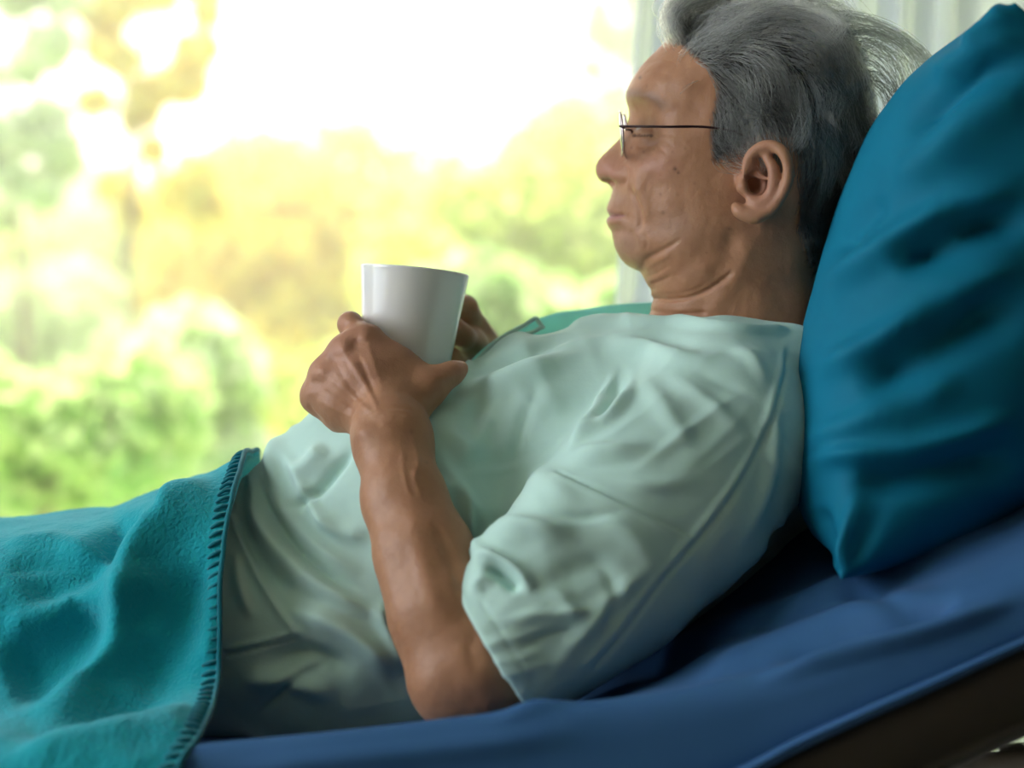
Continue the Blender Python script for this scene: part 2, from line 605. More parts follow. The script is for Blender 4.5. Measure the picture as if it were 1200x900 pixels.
# foliage
def leaf_mat(name, cols, tl_gain=1.0):
    m = bpy.data.materials.new(name); m.use_nodes = True; nt = m.node_tree; nt.nodes.clear()
    o_ = nd(nt, 'ShaderNodeOutputMaterial')
    a = nd(nt, 'ShaderNodeAttribute', attribute_name='tint')
    r = nd(nt, 'ShaderNodeValToRGB')
    r.color_ramp.elements[0].color = (*cols[0], 1); r.color_ramp.elements[1].color = (*cols[-1], 1)
    for i, c in enumerate(cols[1:-1]):
        e = r.color_ramp.elements.new((i + 1) / (len(cols) - 1)); e.color = (*c, 1)
    nt.links.new(a.outputs['Fac'], r.inputs[0])
    df = nd(nt, 'ShaderNodeBsdfDiffuse'); tl = nd(nt, 'ShaderNodeBsdfTranslucent')
    nt.links.new(r.outputs[0], df.inputs[0]); nt.links.new(r.outputs[0], tl.inputs[0])
    m1 = nd(nt, 'ShaderNodeMixShader'); m1.inputs[0].default_value = 0.5
    nt.links.new(df.outputs[0], m1.inputs[1]); nt.links.new(tl.outputs[0], m1.inputs[2]); nt.links.new(m1.outputs[0], o_.inputs[0])
    return m
M['leaf_sunglow'] = leaf_mat('sunglow_leaf', [(0.88, 0.68, 0.14), (0.92, 0.80, 0.26), (0.84, 0.84, 0.30)])  # warm sun glow painted into the leaves as yellow
M['leaf_lime'] = leaf_mat('lime_leaf', [(0.54, 0.70, 0.16), (0.72, 0.80, 0.26), (0.84, 0.85, 0.44)])
M['leaf_green'] = leaf_mat('green_leaf', [(0.36, 0.58, 0.20), (0.58, 0.74, 0.36), (0.80, 0.85, 0.58)])
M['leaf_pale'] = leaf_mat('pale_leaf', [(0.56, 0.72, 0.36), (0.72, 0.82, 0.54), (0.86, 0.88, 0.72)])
M['bark'] = principled('bark', (0.30, 0.24, 0.17), 0.9)[0]
m, nt, b = principled('lawn', (0.42, 0.58, 0.18), 0.95)
n = noise_tex(nt, 1.4, 5); color_vary(nt, b, n.outputs['Fac'], (0.34, 0.55, 0.14), (0.62, 0.72, 0.34))
M['lawn'] = m

# ------------------------------------------------------------------ the room
def struct(name, geo, mat, bev=0):
    o = mesh_obj(name, geo[0], geo[1], mat, smooth=False)
    o['kind'] = 'structure'
    if bev: bevel(o, bev)
    return o
WX0, WX1, WZ0, WZ1 = -2.3, 1.5, 0.30, 2.35           # opening in the wall behind the bed
YB = 0.95
struct('floor', box_geo((-2.6, -2.8, -0.1), (2.4, YB + .12, 0)), M['floor'])
struct('ceiling', box_geo((-2.75, -2.9, 2.7), (2.5, YB + .9, 2.8)), M['wall'])  # reaches past the window: overhang added to keep sun off the bed
struct('wall_back', merge_geo([box_geo((-2.7, YB, -.1), (2.4, YB + .12, WZ0)), box_geo((-2.7, YB, WZ1), (2.4, YB + .12, 2.7)),
        box_geo((-2.7, YB, WZ0), (WX0, YB + .12, WZ1)), box_geo((WX1, YB, WZ0), (2.4, YB + .12, WZ1))]), M['wall'])
struct('wall_right', box_geo((2.4, -2.8, 0), (2.5, YB + .12, 2.7)), M['dark_wall'])
struct('wall_front', box_geo((-2.7, -2.9, 0), (2.5, -2.8, 2.7)), M['dark_wall'])
LX = -2.6                                            # left wall, its opening added for the fill light
struct('wall_left', merge_geo([box_geo((LX - .1, -2.8, -.1), (LX, YB, 0.9)), box_geo((LX - .1, -2.8, 2.55), (LX, YB, 2.7)),
        box_geo((LX - .1, -2.8, .9), (LX, -1.75, 2.55)), box_geo((LX - .1, .35, .9), (LX, YB, 2.55))]), M['wall'])
fr_ = [box_geo((WX0, YB + .03, WZ0), (WX0 + .05, YB + .09, WZ1)), box_geo((WX1 - .05, YB + .03, WZ0), (WX1, YB + .09, WZ1)),
       box_geo((WX0 + .05, YB + .03, WZ0), (WX1 - .05, YB + .09, WZ0 + .05)), box_geo((WX0 + .05, YB + .03, WZ1 - .05), (WX1 - .05, YB + .09, WZ1))]
win = struct('window_1', merge_geo(fr_), M['frame'], .004)
pane = mesh_obj('window_pane', *box_geo((WX0 + .05, YB + .055, WZ0 + .05), (WX1 - .05, YB + .061, WZ1 - .05)), M['glass'], win, smooth=False)

# ------------------------------------------------------------------ curtain
nu, nv = 420, 30
xs = np.linspace(0, 1, nu); zs = np.linspace(0, 1, nv)
CY = 0.72
XL_top, XL_bot = at(747, 0, CY)[0], at(721, 360, CY)[0]
z_top, z_bot = 2.42, 0.12
g = np.zeros((nu, nv, 3))
zz = z_top + (z_bot - z_top) * zs
xl = XL_top + (XL_bot - XL_top) * np.clip((at(0, 0, CY)[2] - zz) / (at(0, 0, CY)[2] - at(0, 360, CY)[2]), -0.4, 1.6)
for i, t in enumerate(xs):
    g[i, :, 0] = xl + (1.42 - xl) * t
    ph = 2 * np.pi * (t * 15 + 0.35 * math.sin(t * 23))
    g[i, :, 1] = CY + (0.030 * math.sin(ph) + 0.010 * math.sin(2.3 * ph + 1)) * (0.9 + 0.1 * zs)
    g[i, :, 2] = zz
cur = mesh_obj('curtain', g.reshape(-1, 3), grid_faces(nu, nv), M['curtain'])
tag(cur, 'white sheer curtain hanging in soft folds behind the head and pillow', 'curtain')
rod = mesh_obj('curtain_rod', *tube_geo([(-2.2, CY, 2.45), (1.6, CY, 2.45)], .012, 12), M['frame'], cur)

# ------------------------------------------------------------------ garden
gv = np.array([[-60, YB + .12, -0.35], [60, YB + .12, -0.35], [60, 90, -0.35], [-60, 90, -0.35]])
o = mesh_obj('floor_garden', gv, [[0, 1, 2, 3]], M['lawn'], smooth=False); o['kind'] = 'structure'; o.name = 'lawn'

def leaves(cent, n, size, tint_bias=0.0):
    """n folded leaf blades at the points cent"""
    c = cent[:n]
    n = len(c)
    d = rng.normal(size=(n, 3)); d /= np.linalg.norm(d, axis=1, keepdims=True)
    e = np.cross(d, rng.normal(size=(n, 3))); e /= np.linalg.norm(e, axis=1, keepdims=True)
    nn = np.cross(d, e)
    L = size * rng.uniform(.7, 1.3, (n, 1)); W = L * .30
    a = c - d * L * .5; b_ = c + d * L * .5
    p = c - d * L * .05 + nn * L * .12 + e * W; q = c - d * L * .05 + nn * L * .12 - e * W
    V = np.stack([a, p, b_, q], 1).reshape(-1, 3)
    i = np.arange(n)[:, None] * 4
    F = np.concatenate([i + np.array([[0, 1, 2]]), i + np.array([[0, 2, 3]])])
    t = np.repeat(np.clip(rng.uniform(0, 1, n) + tint_bias, 0, 1), 4)
    return V, F, t

def crown_points(blobs, n):
    """points in the outer shells of a set of ellipsoids (centre, radii)"""
    w = np.array([b[1][0] * b[1][2] for b in blobs]); w = w / w.sum()
    k = rng.choice(len(blobs), n, p=w)
    d = rng.normal(size=(n, 3)); d /= np.linalg.norm(d, axis=1, keepdims=True)
    r = rng.uniform(.35, 1, (n, 1)) ** .5
    C = np.array([b[0] for b in blobs]); R = np.array([b[1] for b in blobs])
    return C[k] + d * r * R[k]

def plant(kind, label, cat, u, v0, v1, y, wpx, n, size, mat, group=None, nblob=9, seed=0, sparse=1.0):
    """a tree or bush whose crown spans v0..v1 and wpx across, standing at depth y"""
    r = np.random.default_rng(seed)
    k = sc(y)
    base = at(u, 450, y); base[2] = -0.35
    root = empty(kind, base)
    tag(root, label, cat, group)
    blobs = []
    for i in range(nblob):
        uu = u + r.uniform(-.5, .5) * wpx * .75
        vv = v0 + (v1 - v0) * r.uniform(.12, .88)
        rad = r.uniform(.16, .30) * min(wpx, (v1 - v0)) * k * sparse
        c = at(uu, vv, y + r.uniform(-.4, .4) * wpx * k * .6)
        blobs.append((c, np.array([rad * r.uniform(.9, 1.3), rad, rad * r.uniform(.8, 1.2)])))
    V, F, t = leaves(crown_points(blobs, n), n, size)
    mesh_obj('foliage', V, F, M[mat], root, smooth=False, attrs={'tint': t})
    parts = []
    top = at(u, v0 + .35 * (v1 - v0), y)
    trunk = catmull([base, base * .5 + top * .5 + np.array([r.uniform(-.1, .1), 0, 0]), top], 6)
    rr = max(.02, .035 * wpx * k * .5)
    parts.append(tube_geo(trunk, np.linspace(rr, rr * .4, len(trunk)), 8))
    for b_ in blobs[:6]:
        s_ = trunk[int(len(trunk) * r.uniform(.35, .8))]
        parts.append(tube_geo(catmull([s_, (s_ + b_[0]) / 2 + np.array([0, 0, .08]), b_[0]], 4), np.linspace(rr * .45, rr * .12, 9), 6))
    mesh_obj('trunk', *merge_geo(parts), M['bark'], root)
    return root

GT = 'trees and bushes outside the window'
plant('tree', 'tall loose pale green tree at the far left edge of the window view', 'tree', 5, -160, 330, 6.0, 190, 2600, .15, 'leaf_pale', seed=1, nblob=46, sparse=.36)
plant('tree', 'thin tree with gaps of sky, sun glow painted yellow into its leaves', 'tree', 175, -170, 320, 6.5, 190, 2300, .14, 'leaf_sunglow', seed=2, nblob=46, sparse=.34)
plant('bush', 'bush behind the cup, sun glow painted yellow into its leaves', 'bush', 330, 165, 470, 8.8, 330, 5200, .15, 'leaf_sunglow', seed=3, nblob=13)
plant('bush', 'large lime green bush between the cup and the face', 'bush', 610, 120, 430, 6.8, 300, 5200, .14, 'leaf_lime', seed=4, nblob=14)
plant('tree', 'distant sparse green tree beside the curtain edge, in front of the forehead', 'tree', 725, -60, 210, 10.5, 110, 1500, .17, 'leaf_green', seed=5, nblob=26, sparse=.55)
plant('bush', 'low saturated green bush at the left above the blanket', 'bush', 60, 400, 660, 3.6, 330, 4200, .085, 'leaf_green', seed=6, nblob=13)
plant('bush', 'low pale green bush above the blanket and left of the hand', 'bush', 250, 400, 640, 4.4, 260, 4200, .10, 'leaf_pale', seed=7, nblob=12)
plant('bush', 'pale green bush low behind the chest of the gown', 'bush', 640, 300, 560, 4.6, 330, 4600, .10, 'leaf_green', seed=8, nblob=13)
plant('bush', 'yellow-green bush directly behind the cup and hand', 'bush', 430, 290, 570, 5.6, 300, 4600, .11, 'leaf_lime', seed=9, nblob=13)
plant('bush', 'lime green bush in the left middle distance under the thin glow-tinted tree', 'bush', 110, 250, 480, 11.0, 330, 4600, .16, 'leaf_lime', seed=10, nblob=13)
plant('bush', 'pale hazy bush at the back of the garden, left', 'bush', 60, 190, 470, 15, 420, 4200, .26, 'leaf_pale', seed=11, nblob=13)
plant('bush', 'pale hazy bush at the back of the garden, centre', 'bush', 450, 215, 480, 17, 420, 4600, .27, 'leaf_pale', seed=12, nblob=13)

plant('bush', 'pale yellow-green bush under the thin glow-tinted tree, nearer the window', 'bush', 95, 290, 520, 8.6, 240, 3200, .13, 'leaf_pale', seed=16, nblob=11)
plant('tree', 'round green garden tree beyond the left end of the blanket', 'tree', -330, 120, 470, 7.5, 330, 3000, .15, 'leaf_lime', seed=13, nblob=12)
plant('bush', 'wide pale bush outside, far left of the window', 'bush', -380, 330, 620, 5.0, 420, 3000, .12, 'leaf_green', seed=14, nblob=12)
plant('bush', 'green bush outside, hidden in part by the curtain', 'bush', 930, 200, 560, 6.0, 380, 3000, .14, 'leaf_green', seed=15, nblob=12)

# ------------------------------------------------------------------ the bed
def rows_loft(rows, u0, u1, nu, nper):
    """rows: list of (depth, [(u, v), ...]); returns a grid across the rows for columns of constant u"""
    us = np.linspace(u0, u1, nu)
    R = []
    for y, pts in rows:
        c = catmull(pts, 12)
        v = np.interp(us, c[:, 0], c[:, 1])
        k = (y + D) / FPX
        R.append(np.stack([(us - 600) * k, np.full(nu, y), Z0 - (v - 450) * k], 1))
    R = np.array(R)                                   # rows, nu, 3
    G = np.array([catmull(R[:, i], nper) for i in range(nu)])
    return G

mid_row = [(-320, 868), (0, 868), (300, 860), (500, 848), (700, 796), (800, 740), (850, 700), (930, 640), (1000, 602), (1200, 513), (1450, 393)]
def flat(row, y, drop=0.0):                          # the same surface carried across the bed to depth y
    q = (0.06 + D) / (y + D)
    r = [(600 + (u - 600) * q, 450 + (v - 450) * q + drop) for u, v in row]
    return [(-900, r[0][1])] + r + [(1800, r[-1][1] - (1800 - r[-1][0]) * .48)]
rows = [
    (0.655, flat(mid_row, 0.655)), (0.30, flat(mid_row, 0.30)), (0.06, mid_row),
    (-0.10, [(-320, 890), (100, 890), (230, 884), (400, 868), (550, 852), (680, 828), (850, 765), (1000, 698), (1200, 606), (1450, 490)]),
    (-0.19, [(-320, 890), (100, 886), (230, 874), (400, 858), (550, 841), (680, 825), (850, 794), (960, 752), (1100, 690), (1200, 648), (1450, 540)]),
    (-0.222, [(-320, 893), (100, 889), (230, 877), (400, 861), (550, 844), (680, 828), (850, 805), (960, 775), (1100, 718), (1200, 675), (1450, 567)]),
    (-0.234, [(-320, 940), (100, 940), (230, 930), (400, 915), (550, 902), (680, 886), (850, 850), (960, 814), (1100, 758), (1200, 712), (1450, 604)]),
    (-0.231, [(-320, 1032), (100, 1032), (230, 1022), (500, 1007), (700, 980), (850, 924), (930, 884), (1000, 851), (1100, 806), (1200, 759), (1450, 644)]),
    (-0.17, [(-320, 996), (100, 996), (230, 987), (500, 972), (700, 947), (850, 894), (930, 856), (1000, 825), (1100, 782), (1200, 738), (1450, 629)]),
    (0.62, [(-320, 960), (100, 960), (230, 952), (500, 938), (700, 912), (850, 868), (930, 838), (1000, 806), (1100, 763), (1200, 718), (1450, 605)]),
]
G = rows_loft(rows, -320, 1450, 330, 14)
nu, nv = G.shape[:2]
V, F = G.reshape(-1, 3), grid_faces(nu, nv, True)
S = Sculpt(V, F[:, ::-1], -1.0)
if (S.N * (S.V - np.array([0, -D, Z0]))).sum(1).mean() > 0: pass
sh = S
for pts, w, h in (
    ([(560, 850), (700, 800), (850, 735), (960, 690)], 9, 5), ([(760, 800), (880, 745), (1000, 690), (1200, 606)], 13, 9),
    ([(800, 803), (900, 765), (1000, 725), (1110, 690)], 10, 7), ([(880, 800), (960, 775), (1080, 742), (1200, 700)], 9, 6),
    ([(720, 800), (830, 765), (950, 720)], 8, -6), ([(900, 785), (1000, 745), (1130, 700)], 9, -6),
    
    ([(250, 905), (500, 880), (700, 858)], 14, 3), ([(980, 700), (1050, 712), (1130, 712)], 9, -4)):
    sh.stroke(pts, w, h * 1.7)
sh.apply(1)
bs = mesh_obj('bed_sheet', sh.V, sh.F, M['sheet'])
tag(bs, 'blue fitted sheet over the raised mattress under the man and pillow', 'sheet')

bed = empty('hospital_bed', (0.1, 0.2, 0)); tag(bed, 'hospital bed with dark brown raised backrest panel under the blue sheet', 'bed')
prow = [
    (-0.17, [(-320, 1030), (100, 1030), (500, 1004), (700, 978), (850, 922), (930, 883), (1000, 850), (1100, 805), (1200, 758), (1450, 643)]),
    (-0.205, [(-320, 1036), (100, 1036), (500, 1012), (700, 986), (850, 930), (930, 890), (1000, 857), (1100, 812), (1200, 765), (1450, 650)]),
    (-0.205, [(-320, 1090), (100, 1090), (500, 1070), (700, 1050), (850, 1005), (930, 970), (1000, 940), (1100, 896), (1200, 850), (1450, 735)]),
    (-0.18, [(-320, 1096), (100, 1096), (500, 1076), (700, 1056), (850, 1011), (930, 976), (1000, 946), (1100, 902), (1200, 856), (1450, 741)]),
    (0.60, [(-320, 1010), (100, 1010), (500, 995), (700, 975), (850, 940), (930, 915), (1000, 886), (1100, 843), (1200, 799), (1450, 690)]),
]
G = rows_loft(prow, -320, 1450, 120, 6)
mesh_obj('backrest_panel', G.reshape(-1, 3), grid_faces(G.shape[0], G.shape[1], True)[:, ::-1], M['panel'], bed)
p1, p2 = at(1120, 905, -.10), at(1330, 862, -.10)
rails = [tube_geo([at(1060, 912, -.08), at(1400, 872, -.08)], .012, 12), tube_geo([at(1090, 930, .0), at(1400, 893, .0)], .014, 12)]
mesh_obj('lift_bar', *merge_geo(rails), M['frame'], bed)
fx0, fx1, fz = -0.55, 0.50, 0.42
rr = []
for y_ in (-.15, .52): rr.append(box_geo((fx0, y_ - .02, fz - .03), (fx1, y_ + .02, fz + .03)))
for x_ in (fx0, -.05, fx1): rr.append(box_geo((x_ - .02, -.13, fz - .025), (x_ + .02, .5, fz + .025)))
bevel(mesh_obj('base_frame', *merge_geo(rr), M['frame'], bed, smooth=False), .006)
for x_ in (fx0 + .02, fx1 - .02):
    for y_ in (-.15, .52):
        lg = mesh_obj('leg', *tube_geo([(x_, y_, .09), (x_, y_, fz)], .02, 12), M['frame'], bed)
        mesh_obj('castor', *tube_geo([(x_, y_ - .018, .05), (x_, y_ + .018, .05)], .05, 20), M['panel'], lg)
    mesh_obj('support_post', *tube_geo([(x_, .18, fz), (x_ + .0, .18, .53 if x_ < 0 else .66)], .025, 12), M['frame'], bed)

# ------------------------------------------------------------------ the blanket over the legs
ym = 0.10
topc = catmull([(-330, 655), (-150, 630), (0, 611), (60, 604), (115, 599), (160, 583), (200, 571), (250, 552), (297, 527), (330, 512)], 10)
edge = catmull([(306, 470), (297, 527), (281, 560), (269, 600), (263, 650), (259, 700), (258, 760), (257, 800), (250, 832), (236, 862), (214, 890), (196, 930), (186, 1000)], 8)
nt_ = 150
prof = catmull([(1.25, -.02), (1.12, .25), (0.95, .62), (.70, .90), (.38, 1.0), (0.0, 1.0), (-.36, .96), (-.66, .84), (-.85, .62), (-.96, .36), (-1.08, .12), (-1.32, .03), (-1.62, .0), (-1.80, -.08), (-1.89, -.32), (-1.89, -.8)], 11)
zb = 0.755
def blanket_section(u):
    v = np.interp(u, topc[:, 0], topc[:, 1])
    zt = Z0 - (v - 450) * sc(ym)
    hw = 0.19
    y = ym + prof[:, 0] * hw
    z = np.where(prof[:, 1] > 0, zb + (zt - zb) * prof[:, 1], zb + prof[:, 1] * .22)
    return y, z
us = np.linspace(-330, 330, 260)
SEC = [blanket_section(u) for u in us]
G = np.zeros((len(us), len(prof), 3))
# the edge position of every profile point
y_e, z_e = blanket_section(285)
v_e = 450 - (z_e - Z0) / sc(y_e)
far = np.arange(len(prof)) < np.argmin(np.abs(prof[:, 0]))
u_e = np.interp(v_e, edge[:, 1], edge[:, 0]); u_e[far] = 300 + 4 * np.sin(np.linspace(0, 3, far.sum()))
x_e = (u_e - 600) * sc(y_e)
for j in range(len(prof)):
    t = np.linspace(0, 1, len(us))
    x0 = -0.78
    G[:, j, 0] = x0 + (x_e[j] - x0) * t
    # height from the section at this x
    uj = 600 + G[:, j, 0] / sc(ym)
    v = np.interp(uj, topc[:, 0], topc[:, 1])
    zt = Z0 - (v - 450) * sc(ym)
    G[:, j, 1] = y_e[j]
    pz = prof[j, 1]
    G[:, j, 2] = zb + (zt - zb) * pz if pz > 0 else zb + pz * .22
V, F = G.reshape(-1, 3), grid_faces(*G.shape[:2])[:, ::-1]
S = Sculpt(V, F, -0.2)
if (S.N[:, 2]).mean() < 0:
    F = F[:, ::-1]; S = Sculpt(V, F, -0.2)
for pts, w, h in (
    ([(270, 560), (205, 605), (160, 650), (142, 720), (112, 790), (60, 830), (0, 850)], 22, 22),
    ([(165, 600), (130, 632), (90, 670), (20, 700)], 20, -14),
    ([(110, 640), (145, 622), (175, 610)], 14, -9),
    ([(0, 790), (60, 770), (110, 725), (120, 700)], 38, -20),
    ([(240, 640), (222, 700), (196, 770), (150, 820)], 26, -12),
    ([(256, 650), (246, 720), (244, 790)], 16, 7),
    ([(0, 890), (90, 868), (187, 850), (256, 838)], 18, 12),
    ([(200, 680), (170, 690), (120, 700)], 16, 8), ([(0, 640), (60, 632), (120, 640)], 9, 5), ([(0, 668), (70, 655), (120, 668)], 9, -5),
    ([(250, 575), (215, 590), (190, 610)], 10, 5), ([(120, 600), (150, 612), (200, 600)], 12, -6),
    ([(0, 740), (50, 722), (90, 690)], 16, 8), ([(0, 870), (100, 845), (200, 820)], 16, -9)):
    S.stroke(pts, w, h)
S.noise(vnoise(3, 22), 0.0035); S.noise(vnoise(4, 55), 0.0012); S.noise(vnoise(5, 160), 0.0005); S.noise(vnoise(6, 330), 0.0003)
S.apply(1)
# thick hem of the edge
bk = mesh_obj('blanket', S.V, S.F, M['blanket'])
so = bk.modifiers.new('thick', 'SOLIDIFY'); so.thickness = 0.005; so.offset = -1
tag(bk, 'teal fleece blanket with a stitched edge drawn over the legs and belly', 'blanket')
# blanket stitch along the edge: a cord and bars of yarn
E = S.V.reshape(G.shape)[-1]; E2 = S.V.reshape(G.shape)[-8]
NE = S.N.reshape(G.shape)[-1]
seg = np.concatenate([[0], np.cumsum(np.linalg.norm(np.diff(E, axis=0), axis=1))])
st, en = 30, len(E) - 1
cord = mesh_obj('edge_cord', *tube_geo(E[20:] + NE[20:] * .0005, .0022, 7), M['yarn'], bk)
ss = np.arange(seg[20], seg[-1], 0.0088)
parts = []
inner = E + (E2 - E) / np.linalg.norm(E2 - E, axis=1, keepdims=True) * .013
for q in ss:
    a = np.array([np.interp(q, seg, E[:, c]) for c in range(3)])
    b_ = np.array([np.interp(q + .002, seg, inner[:, c]) for c in range(3)])
    n_ = np.array([np.interp(q, seg, NE[:, c]) for c in range(3)])
    parts.append(tube_geo(catmull([a, (a + b_) / 2 + n_ * .0022, b_ + n_ * .0004], 4), [.0012, .0016, .0017, .0017, .0017, .0017, .0016, .0013, .0009], 6))
stc = mesh_obj('edge_stitching', *merge_geo(parts), M['yarn'], bk)

# ------------------------------------------------------------------ the man: skull and neck from a profile with half-widths
k0 = sc(ym)
YSH = 0.16                                             # the head is turned a little towards the window
def ymid_u(u): return ym + YSH * np.clip(880 - u, 0, 300) * k0 * 0.9
def fix(u, v, y):                                      # photo pixel at depth y -> pixel of the head's own middle plane
    q = (y + D) / (ym + D)
    return 600 + (u - 600) * q, 450 + (v - 450) * q
front = [(787, 44), (774, 55), (762, 66.5), (751, 78), (742, 91), (736, 103), (734, 112), (735.5, 122), (737, 133), (735.5, 143), (731, 153), (725, 163), (716, 172), (707, 181), (700, 189), (698, 197),
         (699, 206), (704, 212.5), (711, 216), (717, 221), (715.5, 229), (712.5, 237), (711, 243.5), (711.5, 248.5), (714.5, 252.5), (711.5, 257), (711.5, 263), (716, 271), (718, 279), (720, 289),
         (725, 300), (733, 309.5), (743, 315.5), (751, 318.5), (755, 326), (759, 334), (764, 339.5), (763.5, 346), (766, 350.5), (764, 357), (763, 363), (761, 371), (762, 385), (764, 420), (770, 460)]
fr_mid = [fix(u, v, ymid_u(u)) for u, v in front]
back = [(985, 460), (978, 420), (966, 370), (960, 325), (966, 285), (982, 245), (998, 200), (1008, 150), (1002, 95), (976, 48), (932, 20), (885, 10), (840, 17), (806, 32)]
outline = np.array(fr_mid + back)
poly = catmull(outline, 5, closed=True)
U0, U1, V0, V1 = 680, 1030, -12, 462
gu, gvv = np.meshgrid(np.arange(U0, U1 + 1), np.arange(V0, V1 + 1), indexing='ij')
pu, pv = gu.ravel().astype(float), gvv.ravel().astype(float)
dist = np.full(pu.shape, 1e9); inside = np.zeros(pu.shape, bool)
for i in range(len(poly)):
    a, b_ = poly[i], poly[(i + 1) % len(poly)]
    dx, dy = b_ - a
    t = (((pu - a[0]) * dx + (pv - a[1]) * dy) / (dx * dx + dy * dy + 1e-12)).clip(0, 1)
    dist = np.minimum(dist, np.hypot(pu - a[0] - t * dx, pv - a[1] - t * dy))
    c_ = ((a[1] > pv) != (b_[1] > pv)) & (pu < (b_[0] - a[0]) * (pv - a[1]) / (b_[1] - a[1] + 1e-12) + a[0])
    inside ^= c_
# control points: u, v (photo pixels on the near surface), half-width W, rounding radius R (both in pixels)
CP = [(700, 196, 17, 15), (708, 188, 18, 15), (714, 200, 25, 14), (721, 207, 27, 13), (727, 210, 26, 12), (718, 180, 18, 14), (726, 170, 17, 13), (729, 190, 22, 14), (731, 178, 20, 14), (733, 158, 15, 12), (738, 140, 15, 12),
      (742, 138, 34, 22), (746, 152, 42, 26), (752, 165, 50, 30), (743, 178, 46, 22), (735, 190, 50, 18), (735, 203, 55, 16), (739, 218, 55, 16), (745, 236, 58, 20),
      (770, 58, 70, 60), (752, 80, 72, 58), (742, 100, 66, 48), (738, 114, 58, 38), (745, 122, 58, 36), (760, 120, 72, 46), (775, 150, 75, 45), (790, 110, 84, 60), (800, 80, 86, 70), (815, 130, 87, 60),
      (755, 195, 64, 30), (775, 190, 80, 40), (760, 215, 64, 30), (800, 180, 88, 46), (830, 190, 92, 50), (800, 215, 86, 46), (860, 200, 92, 60),
      (716, 228, 22, 20), (724, 228, 30, 20), (731, 232, 33, 18), (714, 240, 22, 18), (722, 246, 28, 18), (714, 252, 21, 16), (726, 254, 32, 18), (738, 252, 44, 22), (714, 262, 22, 18), (724, 268, 32, 22), (752, 250, 58, 28), (775, 250, 74, 36),
      (724, 285, 30, 24), (732, 300, 32, 26), (745, 306, 40, 26), (742, 280, 46, 28), (760, 285, 60, 32), (785, 280, 74, 40), (820, 270, 84, 50), (850, 260, 86, 55),
      (765, 312, 48, 26), (790, 315, 64, 34), (830, 305, 76, 44), (870, 290, 80, 50), (775, 340, 46, 30), (800, 345, 60, 38), (840, 345, 70, 46), (890, 340, 72, 55), (930, 330, 66, 50), (780, 370, 48, 34), (820, 380, 64, 44), (880, 390, 74, 55), (940, 390, 66, 50), (800, 440, 60, 44), (880, 450, 76, 55), (950, 450, 66, 50),
      (860, 60, 94, 82), (900, 40, 95, 88), (920, 100, 104, 96), (960, 110, 100, 92), (880, 130, 98, 80), (910, 180, 98, 78), (960, 190, 96, 86), (990, 140, 96, 88), (940, 240, 86, 66), (960, 280, 74, 56), (895, 240, 88, 60), (910, 285, 78, 55)]
CP = np.array(CP, float)
yy = ymid_u(CP[:, 0]) - CP[:, 2] * k0 * 0.9
q = (yy + D) / (ym + D)
cu, cvv = 600 + (CP[:, 0] - 600) * q, 450 + (CP[:, 1] - 450) * q
def tps(X, Y, val, xu, xv, lam=4.0):
    n = len(X)
    r2 = (X[:, None] - X[None]) ** 2 + (Y[:, None] - Y[None]) ** 2
    K = 0.5 * r2 * np.log(r2 + 1e-9) / 100 + lam * np.eye(n)
    Pm = np.stack([np.ones(n), X, Y], 1)
    A = np.block([[K, Pm], [Pm.T, np.zeros((3, 3))]])
    w = np.linalg.solve(A, np.concatenate([val, np.zeros((3, val.shape[1]))]))
    res = np.zeros((len(xu), val.shape[1]))
    for s_ in range(0, len(xu), 20000):
        a, b_ = xu[s_:s_ + 20000], xv[s_:s_ + 20000]
        r2 = (a[:, None] - X[None]) ** 2 + (b_[:, None] - Y[None]) ** 2
        res[s_:s_ + 20000] = (0.5 * r2 * np.log(r2 + 1e-9) / 100) @ w[:n] + w[n] + a[:, None] * w[n + 1] + b_[:, None] * w[n + 2]
    return res
WR = tps(cu, cvv, CP[:, 2:4], pu, pv)
Wm, Rm = WR[:, 0].clip(8, 110), WR[:, 1].clip(9, 100)
tq = (dist / Rm).clip(0, 1)
We = np.where(inside, Wm * np.sqrt(1 - (1 - tq) ** 2 + 1e-6), 0)
We = We.reshape(gu.shape)
g1, g2 = np.gradient(We)
gmag = np.hypot(g1, g2).clip(0, 5)
Dm = np.where(inside, -dist, dist).reshape(gu.shape)
def bil(A, u, v):
    x = (u - U0).clip(0, A.shape[0] - 1.001); y = (v - V0).clip(0, A.shape[1] - 1.001)
    i, j = x.astype(int), y.astype(int)
    a, b_ = x - i, y - j
    return (A[i, j] * (1 - a) * (1 - b_) + A[i + 1, j] * a * (1 - b_) + A[i, j + 1] * (1 - a) * b_ + A[i + 1, j + 1] * a * b_)
def head_f(p):
    u, v = 600 + p[:, 0] / k0, 450 - (p[:, 2] - Z0) / k0
    uc, vc = u.clip(U0, U1), v.clip(V0, V1)
    out_ = np.hypot(u - uc, v - vc)
    dy = np.abs(p[:, 1] - ymid_u(u)) / k0
    W, dm, gm = bil(We, uc, vc), bil(Dm, uc, vc), bil(gmag, uc, vc)
    fin = (dy - W) / np.sqrt(1 + gm * gm)
    fout = np.hypot(dm.clip(0, None), dy) - 0.0
    d = np.where(dm < 0, fin, fout)
    return (np.maximum(d, -60) + out_) * k0
head = Field()
head.add(head_f)
